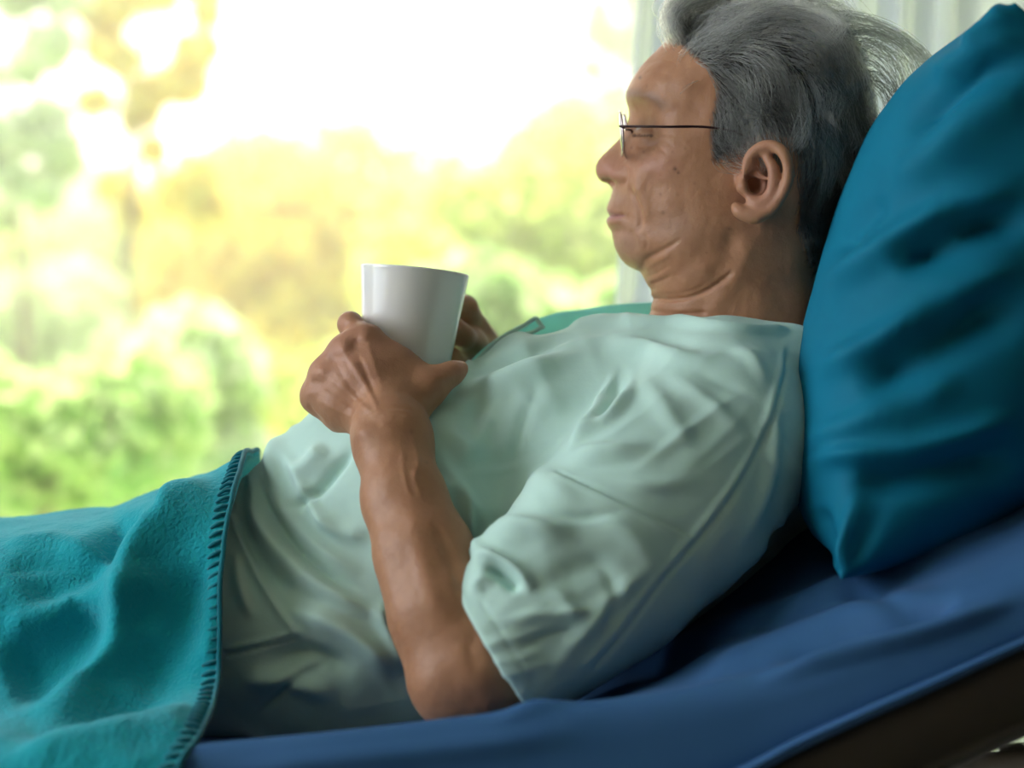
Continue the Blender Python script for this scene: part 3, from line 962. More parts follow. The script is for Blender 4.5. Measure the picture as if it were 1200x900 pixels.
# ear (near side and, mirrored, the far one)
def ear(fld, mirror):
    def e(u, v, y, r):
        p = at(u, v, y + .004)
        r = r * .88
        if mirror: p = np.array([p[0], 2 * ym - p[1], p[2]])
        return (p, r)
    # plate
    c = e(893, 212, .026, 0)[0]
    tilt = 0.55 if not mirror else -0.55
    ang = math.radians(-14)
    R0 = rotY(ang)
    cz, sz = math.cos(tilt), math.sin(tilt)
    Rz = np.array([[cz, sz, 0], [-sz, cz, 0], [0, 0, 1]])
    fld.add(ell(c, (.020, .0065, .030), R0 @ Rz), .006)
    fld.sub(ell(e(884, 214, .018, 0)[0], (.0085, .012, .0095)), .005)
    fld.sub(ell(e(899, 189, .012, 0)[0], (.0035, .0035, .010), rotY(math.radians(10))), .004)
    hel = [(877, 204, .026, .0040), (876, 192, .022, .0042), (883, 179, .017, .0045), (896, 171, .012, .0047), (911, 173, .007, .0047), (921, 185, .003, .0045), (924, 203, .002, .0043), (920, 221, .004, .0042), (911, 237, .008, .0045), (899, 248, .012, .0052), (885, 253, .016, .0070), (869, 249, .020, .0062), (862, 242, .024, .0045)]
    hp = catmull([(u, v, y, r) for u, v, y, r in hel], 3)
    fld.chain([e(*h) for h in hp], .003)
    anti = catmull([(896, 180, .014, .003), (906, 197, .009, .0038), (907, 214, .009, .0040), (902, 230, .012, .0040), (891, 239, .015, .0042), (880, 236, .019, .004)], 3)
    fld.chain([e(*h) for h in anti], .005)
    fld.chain([e(884, 205, .021, .0025), e(897, 209, .016, .0025)], .004)
    fld.chain([e(868, 208, .026, .004), e(870, 220, .023, .0045), e(875, 228, .023, .0035)], .005)
ear(head, False); ear(head, True)
# nostrils, lids
head.sub(rc(at(708, 213, .113), at(719, 211.5, .107), .0034, .0044), .0012)
head.sub(rc(at(709, 213.5, .130), at(722, 213, .137), .0030, .0042), .002)

body = Field()
for o_ in head.ops: body.ops.append(o_)
# torso under the gown
def torso_field(dr, k):
    f = Field()
    P = lambda u, v, r: (at(u, v, ym), (r - dr) * k0)
    f.chain([P(120, 770, 112), P(330, 690, 132), P(480, 640, 216)], k, SY)
    f.chain([P(200, 780, 100), P(330, 745, 122), P(500, 710, 160)], k, SY)
    f.chain([P(480, 655, 190), P(680, 605, 168)], k, SY)
    f.chain([P(690, 577, 196), P(740, 555, 180), P(800, 532, 158), P(870, 506, 132), P(900, 500, 118)], k, SY)
    if dr == 0: f.chain([(at(285, 735, .045), .080), (at(400, 750, .040), .086), (at(520, 765, .045), .084)], .03)
    if dr == 0: f.chain([(at(770, 428, .05), .030), (at(850, 428, .03), .034), (at(920, 430, .03), .036)], .03)
    return f
ys = 1 / 0.90
SY = (1, ys, 1)
body.add(torso_field(27, .015), .03)
# near arm
sh_, el_, wr = at(835, 500, -.02), at(560, 790, -.122), at(458, 508, -.028)
body.chain([(sh_, .056), (at(700, 650, -.075), .047), (el_, .040)], .03)
body.chain([(el_, .040), (at(538, 800, -.122), .034)], .02)
body.chain([(at(542, 775, -.12), .0385), (at(518, 715, -.107), .0375), (at(497, 650, -.086), .0345), (at(474, 585, -.062), .0295), (at(461, 525, -.036), .0262), (wr, .0262)], .02)
# far arm
fs, fe, fw = at(835, 480, .26), at(640, 650, .30), at(575, 455, .217)
body.chain([(fs, .052), (fe, .040)], .02); body.chain([(fe, .038), (fw, .026)], .02)
# near hand
H = lambda u, v, y, r: (at(u, v, y), r)
kH = .018
body.chain([H(458, 508, -0.028, .026), H(452, 478, -0.010, .023)], .02)
body.chain([H(462, 485, 0.000, .019), H(447, 440, 0.006, .0165), H(430, 399, 0.014, .0118)], kH)
body.chain([H(455, 485, 0.000, .018), H(428, 440, 0.006, .0160), H(406, 412, 0.011, .0112)], kH)
body.chain([H(447, 487, 0.002, .018), H(412, 455, 0.008, .0155), H(381, 438, 0.016, .0108)], kH)
body.chain([H(440, 492, 0.006, .017), H(402, 475, 0.014, .0150), H(369, 465, 0.026, .0100)], kH)
body.chain([H(434, 405, 0.018, .010), H(470, 432, 0.014, .012), H(498, 448, 0.010, .011)], kH)   # web of the thumb
body.chain([H(470, 478, 0.000, .017), H(500, 456, 0.004, .0125)], kH)
body.chain([H(426, 402, .018, .010), H(406, 414, .014, .0098), H(385, 440, .018, .0098), H(374, 465, .026, .0096), H(404, 488, .018, .0120)], .014)
# fingers: round the far side of the cup
kf = .004
body.chain([H(430, 399, 0.014, .0108), H(411, 380, 0.034, .0103), H(413, 381, 0.076, .0090), H(433, 386, 0.120, .0082), H(446, 388, 0.134, .0074)], kf)
body.chain([H(406, 412, 0.012, .0112), H(405, 409, 0.046, .0104), H(408, 413, 0.082, .0092), H(424, 416, 0.124, .0084), H(440, 417, 0.136, .0076)], kf)
body.chain([H(384, 440, 0.016, .0108), H(384, 441, 0.048, .0102), H(396, 446, 0.082, .0088), H(424, 445, 0.116, .0080), H(440, 444, 0.126, .0072)], kf)
body.chain([H(373, 468, 0.024, .0102), H(374, 474, 0.052, .0094), H(388, 480, 0.078, .0080), H(412, 474, 0.104, .0072), H(426, 470, 0.114, .0066)], kf)
# thumb
body.chain([H(474, 474, .000, .0165), H(502, 454, .003, .0125), H(520, 443, .010, .0096), H(532, 436, .015, .0082), H(541, 431, .019, .0056)], .008)
# far hand: back of the hand, four fingers and thumb against the far side of the cup
body.chain([(fw, .025), H(566, 425, 0.208, .022), H(556, 405, 0.197, .019)], .02)
body.chain([H(560, 420, 0.197, .018), H(556, 385, 0.182, .0135)], kH)
body.chain([H(556, 425, 0.207, .017), H(540, 395, 0.194, .0125)], kH)
body.chain([H(552, 430, 0.210, .016), H(528, 408, 0.194, .0115)], kH)
body.chain([H(556, 385, 0.182, .0125), H(545, 360, 0.162, .0108), H(528, 352, 0.145, .0092), H(510, 352, 0.140, .0080)], kf)
body.chain([H(540, 395, 0.194, .0118), H(520, 374, 0.178, .0104), H(497, 372, 0.154, .0090), H(482, 374, 0.146, .0080)], kf)
body.chain([H(528, 408, 0.194, .0110), H(506, 394, 0.178, .0098), H(484, 394, 0.152, .0084), H(470, 396, 0.144, .0075)], kf)
body.chain([H(525, 422, 0.194, .0100), H(502, 416, 0.176, .0088), H(484, 416, 0.152, .0076), H(472, 417, 0.145, .0068)], kf)
body.chain([H(562, 415, 0.187, .0150), H(553, 402, 0.160, .0118), H(541, 394, 0.138, .0098), H(535, 383, 0.128, .0080)], .008)

lo, hi = at(120, 770, ym) - .25, at(1010, 0, ym) + .1
allp = np.array([[at(345, 0, -.2)[0], -.24, Z0 - .33], [at(1035, 0, .1)[0], .40, at(0, -12, .1)[2]]])
lo = np.array([at(300, 0, .0)[0], -.19, Z0 - .315]); hi = np.array([at(1030, 0, .1)[0], .40, at(0, -8, .1)[2] + .01])
VB, FB = body.mesh(lo, hi, 0.00165, 2)
S = Sculpt(VB, FB, 0.0)
def face(depth_max=.20): pass
# --- forehead, brow, eye
S.blob((752, 112), 16, 3.0, 8, -0.1); S.blob((770, 118), 22, 2.0, 9, 0.35)
S.blob((752, 141), 13, -3.5, 12); S.blob((766, 150), 16, -1.5, 14)
S.blob((752, 158), 9, 3.0, 8)                        # eyeball under the lids
S.stroke([(740, 157), (748, 160), (756, 158.5), (764, 160)], 1.6, -2.2, taper=.3)         # lid slit
S.stroke([(741, 150), (750, 146), (760, 149), (768, 157)], 1.8, -1.2)      # upper lid fold
S.stroke([(744, 168), (754, 172), (766, 170), (776, 163)], 2.4, -1.3)      # bag under the eye
S.stroke([(742, 175), (752, 180), (764, 178)], 4, 0.8)
for pts in ([(768, 160), (780, 157), (792, 159)], [(768, 163), (780, 166), (790, 172)], [(766, 168), (776, 175), (783, 184)]): S.stroke(pts, 1.8, -.7)
for pts in ([(748, 88), (765, 84), (785, 88)], [(756, 75), (774, 70), (795, 74)], [(742, 98), (758, 97), (775, 99)]): S.stroke(pts, 2.2, -.55)
S.blob((800, 130), 26, -2.2, 30)                     # temple hollow
S.apply()
# --- nose, cheek, mouth
S.blob((722, 205), 8, 2.6, 8); S.stroke([(731, 193), (735, 203), (733, 213), (726, 218)], 2.4, -2.0)
S.blob((714, 215), 5, -2.2, 2.4, -.2)
S.blob((765, 196), 20, 3.2, 16); S.blob((750, 212), 12, 2.6, 18, 0.1)
S.stroke([(738, 214), (744, 230), (749, 246), (750, 262), (746, 276)], 3.2, -2.2, w2=3.2)   # nasolabial fold
S.stroke([(744, 212), (752, 228), (757, 246), (758, 262)], 5, 1.4)
S.stroke([(712, 253), (720, 253), (728, 252), (734, 254)], 1.7, -3.0, taper=.2)          # mouth line
S.stroke([(712, 246), (720, 248), (729, 250)], 2.6, 1.1); S.stroke([(712, 260), (720, 261), (729, 257)], 3.2, 1.4)
S.blob((735, 256), 4, -1.4, 5); S.blob((724, 271), 9, -1.4, 4)
S.stroke([(750, 310), (760, 302), (776, 294), (792, 284), (802, 276)], 2.6, -1.8)       # jowl crease
S.stroke([(754, 318), (770, 306), (790, 296)], 3.5, 1.2)
S.stroke([(738, 268), (742, 282), (745, 296)], 4, -1.0); S.stroke([(752, 272), (757, 284), (756, 296)], 2.2, -.9)
S.blob((775, 268), 22, -2.0, 18); S.blob((800, 250), 26, -1.2, 26)
S.stroke([(762, 340), (790, 334), (820, 322), (846, 306), (866, 288)], 12, 1.5)
# neck folds
S.stroke([(760, 349), (785, 351), (812, 347), (838, 334), (862, 316)], 2.0, -3.6, taper=.12)
S.stroke([(764, 344), (790, 345), (815, 339), (840, 326)], 1.7, -1.3)
S.stroke([(762, 363), (780, 367), (806, 368), (830, 366)], 2.0, -2.8, taper=.12)
S.stroke([(758, 334), (772, 330), (790, 322)], 2.0, -1.4); S.stroke([(754, 326), (770, 320), (788, 309)], 1.8, -1.0)
S.stroke([(880, 270), (870, 310), (845, 350), (820, 375)], 12, 2.2)      # neck muscle
S.stroke([(862, 260), (850, 300), (828, 330)], 10, -1.6)
S.apply()
# --- hand: knuckles, tendons, veins; wrist bone
for c, r, h in (((428, 396), 8, 1.8), ((404, 409), 9, 3.2), ((379, 436), 9, 3.0), ((366, 461), 9, 2.4), ((410, 376), 7, 1.6)): S.blob(c, r, h)
for c in ((393, 421), (372, 449), (416, 405)): S.blob(c, 6, -1.3)
S.stroke([(405, 412), (418, 432), (434, 462), (446, 488)], 3.2, 1.42); S.stroke([(381, 438), (400, 454), (424, 474), (440, 490)], 3.2, 1.12)
S.stroke([(429, 400), (438, 425), (450, 460)], 3.4, 0.90); S.stroke([(368, 465), (390, 478), (420, 492)], 3.6, 0.90)
S.stroke([(392, 426), (410, 452), (432, 478)], 3.0, -1.20); S.stroke([(417, 410), (430, 440), (442, 470)], 3.0, -1.20); S.stroke([(374, 454), (396, 470), (420, 486)], 3.0, -0.98)
S.stroke([(400, 405), (412, 428), (424, 446)], 1.6, 1.0); S.stroke([(412, 398), (424, 401), (432, 404)], 2.0, -1.4)
S.blob((425, 507), 12, 2.4, 11); S.blob((434, 492), 12, -1.6, 8)       # ulna head
S.stroke([(417, 493), (440, 480), (470, 478), (495, 486)], 2.6, -1.0); S.stroke([(430, 490), (455, 484), (485, 487)], 1.8, -.6)
S.stroke([(482, 505), (490, 540), (486, 560), (496, 590)], 3.0, .9); S.stroke([(470, 520), (474, 560), (484, 590)], 2.6, .9)
S.blob((487, 557), 4, 1.2); S.stroke([(505, 452), (515, 458), (508, 470)], 3, -1.0)
S.blob((522, 441), 7, 1.0); S.stroke([(519, 436), (522, 444)], 1.4, -.5); S.stroke([(524, 434), (527, 442)], 1.4, -.5)
S.stroke([(360, 470), (368, 484), (380, 497)], 2.0, -1.4)
# forearm, elbow
S.stroke([(470, 560), (492, 650), (520, 740)], 12, 1.6); S.stroke([(505, 600), (530, 660), (550, 710)], 8, -1.5)
S.blob((508, 806), 20, 1.5, 22); S.stroke([(560, 790), (552, 760), (560, 735)], 8, -1.2); S.stroke([(430, 560), (455, 680), (478, 780)], 9, .9)
nz1, nz2 = vnoise(21, 60), vnoise(22, 190)
S.disp += (0.0006 * nz1(S.V) + 0.00022 * nz2(S.V)) 
S.apply(1)
VB, FB = S.V, S.F
# colour masks: the skin's own tints, plus painted shade between the lips
uB, vB = S.u, S.v
um, vm = 600 + VB[:, 0] / k0, 450 - (VB[:, 2] - Z0) / k0
nearm = np.clip(-S.N[:, 1] * 2, 0, 1)
def spot(c, r, ry=None): return np.exp(-(((uB - c[0]) / r) ** 2 + ((vB - c[1]) / (ry or r)) ** 2))
mole_shade = np.zeros(len(VB))
for (u, v, r, a) in ((791, 198, 2.2, .75), (795, 202, 1.8, .7), (750, 91, 1.9, .9), (774, 228, 1.5, .5), (777, 249, 2.4, .45), (745, 227, 1.5, .35), (740, 173, 1.3, .5), (754, 178, 1.3, .4), (766, 175, 1.3, .3), (803, 174, 1.8, .35),
                     (814, 215, 1.6, .35), (794, 228, 2.2, .25), (879, 374, 2.0, .8), (855, 268, 1.8, .5), (828, 296, 1.3, .4), (758, 101, 1.4, .4), (788, 178, 1.4, .25), (482, 506, 2.0, .35), (500, 542, 2.0, .3), (832, 244, 1.5, .3)):
    mole_shade = np.maximum(mole_shade, a * spot((u, v), r))
mole_shade *= VB[:, 1] < .12
mole_shade = np.maximum(mole_shade, .75 * (((np.abs(S.v - 159) < 1.6) & (uB > 741) & (uB < 765) & (VB[:, 1] < .12))))
mole_shade = np.maximum(mole_shade, .5 * np.exp(-(seg_dist(uB, vB, catmull([(712, 252.5), (720, 252.5), (730, 252.5)], 6))[0] / 1.2) ** 2) * (VB[:, 1] < .14))  # shade between the lips painted as a dark line
lip = np.zeros(len(VB))
d, _, t = seg_dist(uB, vB, catmull([(709, 250), (718, 253), (732, 253)], 6))
lip = np.clip(1.3 - d / np.where(vB > 253, 8.5, 6.0) / np.clip(1.15 - t, .15, 1), 0, 1) * (uB < 737)
ruddy = .6 * spot((712, 200), 16) + .45 * spot((770, 196), 26, 18) + .5 * spot((890, 215), 30, 40) + .35 * spot((400, 410), 60, 50) + .3 * spot((535, 432), 14)
ruddy *= ((uB > 690) & (vB < 300) | (uB < 570))
stub = .35 * spot((722, 233), 12, 9) + .35 * spot((732, 285), 20, 24) + .3 * spot((790, 265), 24, 18)
stub *= (uB > 690) & (vB < 330)
hairpoly = np.array([(783, 47), (797, 56), (812, 70), (828, 84), (838, 104), (832, 135), (829, 160), (833, 190), (842, 196), (852, 184), (868, 178), (884, 168), (902, 160), (922, 166), (935, 185), (938, 215), (934, 245), (938, 275), (946, 300), (962, 318), (1040, 320), (1060, 120), (1000, -40), (800, -40)], float)
def in_poly(u, v, P):
    r = np.zeros(u.shape, bool)
    for i in range(len(P)):
        a, b_ = P[i], P[(i + 1) % len(P)]
        r ^= ((a[1] > v) != (b_[1] > v)) & (u < (b_[0] - a[0]) * (v - a[1]) / (b_[1] - a[1] + 1e-12) + a[0])
    return r
# use the near-side photo position for both halves of the head
ymir = ym - np.abs(VB[:, 1] - ym)
un, vn = 600 + VB[:, 0] * FPX / (ymir + D), 450 - (VB[:, 2] - Z0) * FPX / (ymir + D)
earmask = (ymir < .0275) & (un > 855) & (un < 930) & (vn > 160) & (vn < 262)
hair_zone = in_poly(un, vn, hairpoly) & ~earmask
d_h, _, _ = seg_dist(un, vn, np.vstack([hairpoly, hairpoly[:1]]))
scalp = np.where(hair_zone, np.clip(d_h / 7, 0, 1), 0)
scalp = np.maximum(scalp, .42 * np.exp(-(seg_dist(uB, vB, catmull([(737, 109), (752, 110), (766, 116), (775, 124)], 6))[0] / 6) ** 2) * (VB[:, 1] < .13))
nail = spot((541, 427), 5, 3) * .8
person = mesh_obj('person', VB, FB, M['skin'], attrs={'mole_shade': mole_shade, 'lip': lip, 'ruddy': ruddy, 'stubble': stub, 'scalp': scalp, 'nail': nail})
tag(person, 'older man in a mint gown reclining in bed with a cup, looking left', 'person')

# eye, brows
for sgn, yc in ((-1, .0955), (1, .1330)):
    pc = at(757, 159.5, yc)
    ev, ef = Field(), None
    f_ = Field(); f_.add(ell(pc, (.0110, .0110, .0110)))
    v_, q_ = f_.mesh(pc - .014, pc + .014, .0012, 1)
    eye = mesh_obj('eyeball', v_, q_, M['eye'], person)
for sgn in (-1, 1):
    parts = []
    for i in range(130):
        s_ = rng.uniform(0, 1)
        u = 738 + 34 * s_; v = 110 + 2 * s_ + rng.normal() * 3.2 + 10 * max(0, s_ - .5)
        # root on the skin: search in depth
        y_ = np.linspace(-.02, ym + .04, 60)
        P_ = np.array([at(u, v, q) for q in y_])
        hv = head_f(P_)
        k = np.argmax(hv < 0)
        if not (hv < 0).any(): continue
        p0 = P_[k]
        if sgn > 0: p0 = np.array([p0[0], 2 * ymid_u(np.array([u]))[0] - p0[1], p0[2]])
        L = rng.uniform(.006, .011)
        dr = np.array([.75 + .3 * s_, 0, .25 - .9 * s_ + rng.normal() * .15]); dr /= np.linalg.norm(dr)
        nn = np.array([-.3, -.9 if sgn < 0 else .9, .1])
        parts.append(tube_geo(catmull([p0 - nn * .001, p0 + dr * L * .5 + nn * .002, p0 + dr * L + nn * .0016], 2), [.00034, .00032, .00028, .0002, .0001], 4))
    mesh_obj('eyebrow', *merge_geo(parts), M['brow'], person)

# ------------------------------------------------------------------ the gown
torso = torso_field(0, .012)
sleeve_f = Field()
SS = (1, 1.08, 1)
sleeve_f.chain([(at(842, 512, -.012), .082), (at(770, 590, -.046), .083), (at(700, 662, -.076), .077), (at(630, 728, -.104), .062), (at(580, 772, -.120), .0535), (at(520, 825, -.126), .050)], .02, SS)
pc = at(584, 765, -.11)
pn = np.array([-.83, 0, -.55]); pn /= np.linalg.norm(pn)
sleeve_f.sub(lambda p: -((p - pc) @ pn), .003)
sleeve_f.chain([(at(570, 660, -.118), .014), (at(640, 640, -.115), .020)], .03)
cav = Field()
cav.chain([(at(606, 752, -.114), .0465), (at(580, 772, -.120), .0465), (at(520, 825, -.126), .0445)], .01, SS)
sleeve_f.sub(cav, .003)
far_sleeve = Field()
far_sleeve.chain([(at(842, 500, .235), .080), (at(690, 590, .30), .062)], .02)
gown = Field()
gown.add(torso); gown.add(sleeve_f, .03); gown.add(far_sleeve, .02)
gown.sub(lambda p: head_f(p) - .004, .006)
lo = np.array([at(205, 0, .1)[0], -.20, Z0 - .33]); hi = np.array([at(985, 0, .1)[0], .39, at(0, 350, .1)[2]])
VG, FG = gown.mesh(lo, hi, 0.0022, 3)
S = Sculpt(VG, FG, -0.1)
R_ = lambda pts, w, h, **k: S.stroke(pts, w, h * (1.35 if abs(h) > 2.7 else 1), **{'taper': .45, **k})
# neckline and lapel edges
R_([(930, 388), (880, 386), (830, 380), (780, 377), (730, 377), (690, 379), (655, 383), (620, 392), (585, 408), (556, 428), (532, 452), (515, 478)], 4.5, 5.0, taper=.05)
R_([(690, 396), (650, 405), (615, 418), (585, 432), (558, 447), (535, 466)], 10, -9, w2=7)
R_([(720, 412), (680, 414), (640, 428), (600, 446), (560, 466), (532, 490), (512, 520)], 13, 7, w2=20)
# yoke folds under the neck
R_([(700, 400), (740, 402), (790, 415), (845, 424)], 7, 5, w2=11)
R_([(735, 392), (790, 398), (850, 406), (900, 402)], 8, -3)
R_([(720, 424), (716, 455), (690, 500), (664, 535)], 6, 6)
R_([(735, 420), (742, 440), (736, 462), (712, 490), (678, 515), (655, 545)], 6, 6)
R_([(728, 440), (718, 470), (694, 505)], 5, -5)
R_([(740, 425), (770, 465), (800, 510), (825, 545)], 12, 3)
R_([(655, 540), (690, 532), (730, 528), (772, 522)], 8, 6, w2=13)
R_([(650, 560), (700, 548), (770, 540)], 7, -2.5)
R_([(640, 480), (600, 540), (560, 600)], 22, -5)
R_([(540, 560), (548, 600), (552, 650)], 7, 6); R_([(500, 560), (520, 570), (545, 575)], 10, 5); R_([(530, 590), (540, 640), (545, 690)], 10, -6)
R_([(505, 500), (540, 520), (548, 556)], 12, 5)
# seam of the sleeve and the back seam
R_([(650, 553), (700, 574), (760, 602), (816, 630)], 1.7, -2.2, taper=.05); R_([(648, 558), (698, 580), (758, 608), (812, 635)], 2.6, 1.4, taper=.05)
R_([(926, 398), (918, 450), (896, 510), (868, 565), (830, 620), (790, 668), (740, 730), (690, 790)], 2.2, -2.5, taper=.05)
R_([(920, 400), (910, 450), (888, 510), (860, 562), (820, 618), (780, 664), (730, 724), (680, 784)], 3.5, 2.0, taper=.05)
R_([(905, 440), (905, 520), (890, 590), (850, 660)], 8, 4); R_([(880, 560), (850, 620), (800, 680)], 14, 2)
# sleeve: the deep tuck near the cuff
R_([(562, 640), (580, 625), (610, 618), (650, 622), (686, 626)], 9, 9, w2=14)
R_([(566, 664), (585, 671), (600, 684), (606, 698)], 7, -9, taper=.35)
R_([(552, 646), (578, 653), (602, 666), (619, 684), (618, 700)], 6, 7, taper=.3)
R_([(550, 700), (566, 680), (580, 690)], 8, 4)
R_([(640, 680), (670, 715), (690, 735)], 10, 3); R_([(626, 690), (650, 678), (700, 660), (740, 655)], 16, -4)
R_([(640, 800), (680, 745), (730, 690), (790, 650)], 10, 4.5); R_([(600, 760), (650, 758), (700, 735)], 18, -3)
R_([(560, 700), (590, 745), (612, 782), (634, 815)], 2.0, -1.2, taper=.05)
R_([(600, 560), (640, 565), (690, 590)], 16, 4)
RB = lambda pts, w, h, **k: R_(pts, w, h * 1.45, **{'taper': .3, **k})
# belly: long curved folds, pocket and side
RB([(352, 458), (335, 500), (322, 545), (330, 585)], 8, 4); RB([(385, 520), (365, 545), (342, 560)], 10, 5); RB([(418, 515), (394, 548), (364, 583), (332, 600)], 6, -4.5)
RB([(290, 560), (300, 600), (330, 650), (380, 690), (430, 715), (470, 722)], 8, 6, w2=14)
RB([(284, 575), (288, 620), (310, 660), (350, 705)], 9, -4)
RB([(320, 560), (345, 610), (385, 650), (430, 675)], 10, 3.5); RB([(365, 600), (400, 620), (435, 630)], 12, 3)
RB([(270, 600), (290, 650), (318, 700), (351, 746)], 2.4, 2.6, taper=.06, w2=5); RB([(351, 746), (325, 753), (262, 768)], 2.4, -2.2, taper=.05)
RB([(351, 742), (325, 748), (262, 762)], 3.6, 1.8, taper=.05)
RB([(340, 735), (360, 722), (395, 735), (440, 765), (470, 795)], 13, 7); RB([(300, 780), (360, 765), (420, 790)], 12, -6)
RB([(275, 800), (330, 795), (400, 815)], 12, 5); RB([(300, 840), (340, 800), (390, 775)], 5, -3); RB([(440, 700), (455, 740), (480, 790)], 10, 4)
RB([(300, 545), (312, 590), (345, 640), (395, 680), (440, 700)], 5, -3); RB([(330, 520), (350, 560), (372, 600), (410, 640)], 7, 3); RB([(275, 640), (282, 690), (300, 730)], 7, 3)
R_([(505, 520), (520, 545), (560, 600), (580, 640)], 8, 4); R_([(600, 450), (570, 500), (545, 545)], 9, 3.5); R_([(640, 440), (610, 500), (590, 560)], 8, -3)
R_([(770, 430), (830, 470), (880, 520)], 9, 3); R_([(790, 425), (850, 450), (900, 480)], 7, -2.6); R_([(845, 395), (880, 420), (905, 460)], 7, 3)
R_([(690, 600), (740, 630), (780, 680)], 12, 3); R_([(680, 640), (720, 690), (700, 760)], 8, -2.8); R_([(700, 560), (760, 570), (830, 560)], 9, 3); R_([(620, 600), (680, 606), (740, 600)], 6, -3)
R_([(570, 735), (620, 722), (680, 715), (730, 690)], 7, 3); R_([(595, 770), (640, 745), (700, 735)], 6, -2.8)
def crease_noise(seed, dx, dz, fa, fb, thr):
    n1, n2 = vnoise(seed, 1.0), vnoise(seed + 1, 9)
    def f(p):
        q = np.stack([(p[:, 0] * dx + p[:, 2] * dz) * fa, (-p[:, 0] * dz + p[:, 2] * dx) * fb, p[:, 1] * fa * 2], 1)
        r = 1 - np.abs(n1(q)) * 2.2
        return np.clip(r, -1, 1) * np.clip((n2(p) - thr) * 2.5, 0, 1)
    return f
S.noise(crease_noise(61, .80, .60, 9, 60, -.1), .0013); S.noise(crease_noise(65, .55, -.83, 9, 55, 0.0), .0020); S.noise(crease_noise(69, .97, .2, 12, 80, .1), .0013)
S.noise(vnoise(31, 16), .0022); S.noise(vnoise(32, 40), .0010)
S.apply(1)
VG, FG = S.V, S.F
cen = VG[FG].mean(1)
cu_, cv_ = project(cen)
sl = (sleeve_f(cen) < torso(cen) + .002) & (((cu_ - 655) * 78 - (cv_ - 552) * 157) < 0) & (cen[:, 1] < .06)
def submesh(V, F):
    ids = np.unique(F); mp = np.full(len(V), -1); mp[ids] = np.arange(len(ids))
    return V[ids], mp[F]
gv_, gf_ = submesh(VG, FG[~sl]); sv_, sf_ = submesh(VG, FG[sl])
gw = mesh_obj('hospital_gown', gv_, gf_, M['gown'], person)
mesh_obj('sleeve', sv_, sf_, M['gown'], gw)
# the lapel on the far side, standing up a little
up = catmull([(800, 355, .165), (764, 356, .165), (735, 357, .163), (709, 359.5, .160), (680, 364, .157), (655, 367, .150), (632, 374, .146), (610, 382, .142), (588, 394, .138), (566, 410, .134), (550, 425, .13), (537, 440, .128)], 6)
dn = catmull([(800, 395, .10), (764, 395, .095), (735, 393, .09), (709, 392, .085), (680, 395, .082), (655, 400, .08), (632, 410, .085), (610, 420, .085), (588, 434, .085), (566, 450, .085), (548, 466, .085), (535, 482, .085)], 6)
G = []
for a, b_ in zip(up, dn):
    pa, pb = at(*a), at(*b_)
    far_ = pa + np.array([.01, .05, -.035])
    G.append(catmull([far_, pa + np.array([.002, .012, -.004]), pa, pa * .5 + pb * .5 + np.array([0, .012, -.004]), pb], 5))
G = np.array(G)
lp = mesh_obj('lapel', G.reshape(-1, 3), grid_faces(*G.shape[:2]), M['gown_backlit'], gw)
lp['label'] = 'far lapel of the gown, tinted turquoise for light shining through'
def tie(pts, r=.0022):
    c = catmull([at(*p) for p in pts], 6)
    return tube_geo(c, r, 8)
mesh_obj('tie', *merge_geo([tie([(548, 436, .11), (568, 413, .11), (592, 393, .112), (612, 383, .112), (627, 373, .113), (631, 377, .113), (637, 385, .112)], .0020),
                            tie([(556, 428, .10), (580, 408, .10), (598, 397, .10), (610, 392, .10), (622, 390, .10), (634, 384, .105)], .0018)]), M['gown'], gw)

# ------------------------------------------------------------------ hair
def grad_head(p, e=.002):
    g = np.stack([head_f(p + np.eye(3)[i] * e) - head_f(p - np.eye(3)[i] * e) for i in range(3)], 1)
    return g / (np.linalg.norm(g, axis=1, keepdims=True) + 1e-9)
FL = np.array([  # u, v, direction (right, up), thickness mm, length mm, lightness: own grey with sunlit top and shaded nape painted in
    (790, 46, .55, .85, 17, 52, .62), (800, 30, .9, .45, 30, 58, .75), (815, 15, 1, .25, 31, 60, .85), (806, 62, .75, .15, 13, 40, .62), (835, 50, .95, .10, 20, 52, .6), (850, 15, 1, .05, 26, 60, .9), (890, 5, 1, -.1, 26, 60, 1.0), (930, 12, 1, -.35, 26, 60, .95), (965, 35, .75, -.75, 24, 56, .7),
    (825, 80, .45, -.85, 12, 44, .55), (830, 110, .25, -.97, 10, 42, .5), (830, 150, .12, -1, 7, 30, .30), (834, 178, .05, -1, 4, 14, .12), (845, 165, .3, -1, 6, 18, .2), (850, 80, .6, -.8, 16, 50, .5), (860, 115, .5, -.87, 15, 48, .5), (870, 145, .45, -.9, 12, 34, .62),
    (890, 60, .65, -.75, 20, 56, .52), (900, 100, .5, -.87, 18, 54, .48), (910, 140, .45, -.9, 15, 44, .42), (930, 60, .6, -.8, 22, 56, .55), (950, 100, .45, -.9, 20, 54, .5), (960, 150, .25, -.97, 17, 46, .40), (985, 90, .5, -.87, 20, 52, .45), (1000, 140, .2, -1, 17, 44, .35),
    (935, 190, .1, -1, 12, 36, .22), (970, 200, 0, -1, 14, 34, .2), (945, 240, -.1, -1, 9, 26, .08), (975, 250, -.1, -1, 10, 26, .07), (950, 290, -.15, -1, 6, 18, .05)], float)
NR = 15000
hz = np.where(hair_zone & (scalp > .12))[0]
fa = hz[(VB[hz, 1] < .155) | (rng.uniform(0, 1, len(hz)) < .5)]
roots = VB[rng.choice(fa, NR)] + rng.normal(size=(NR, 3)) * .0008
K = 9
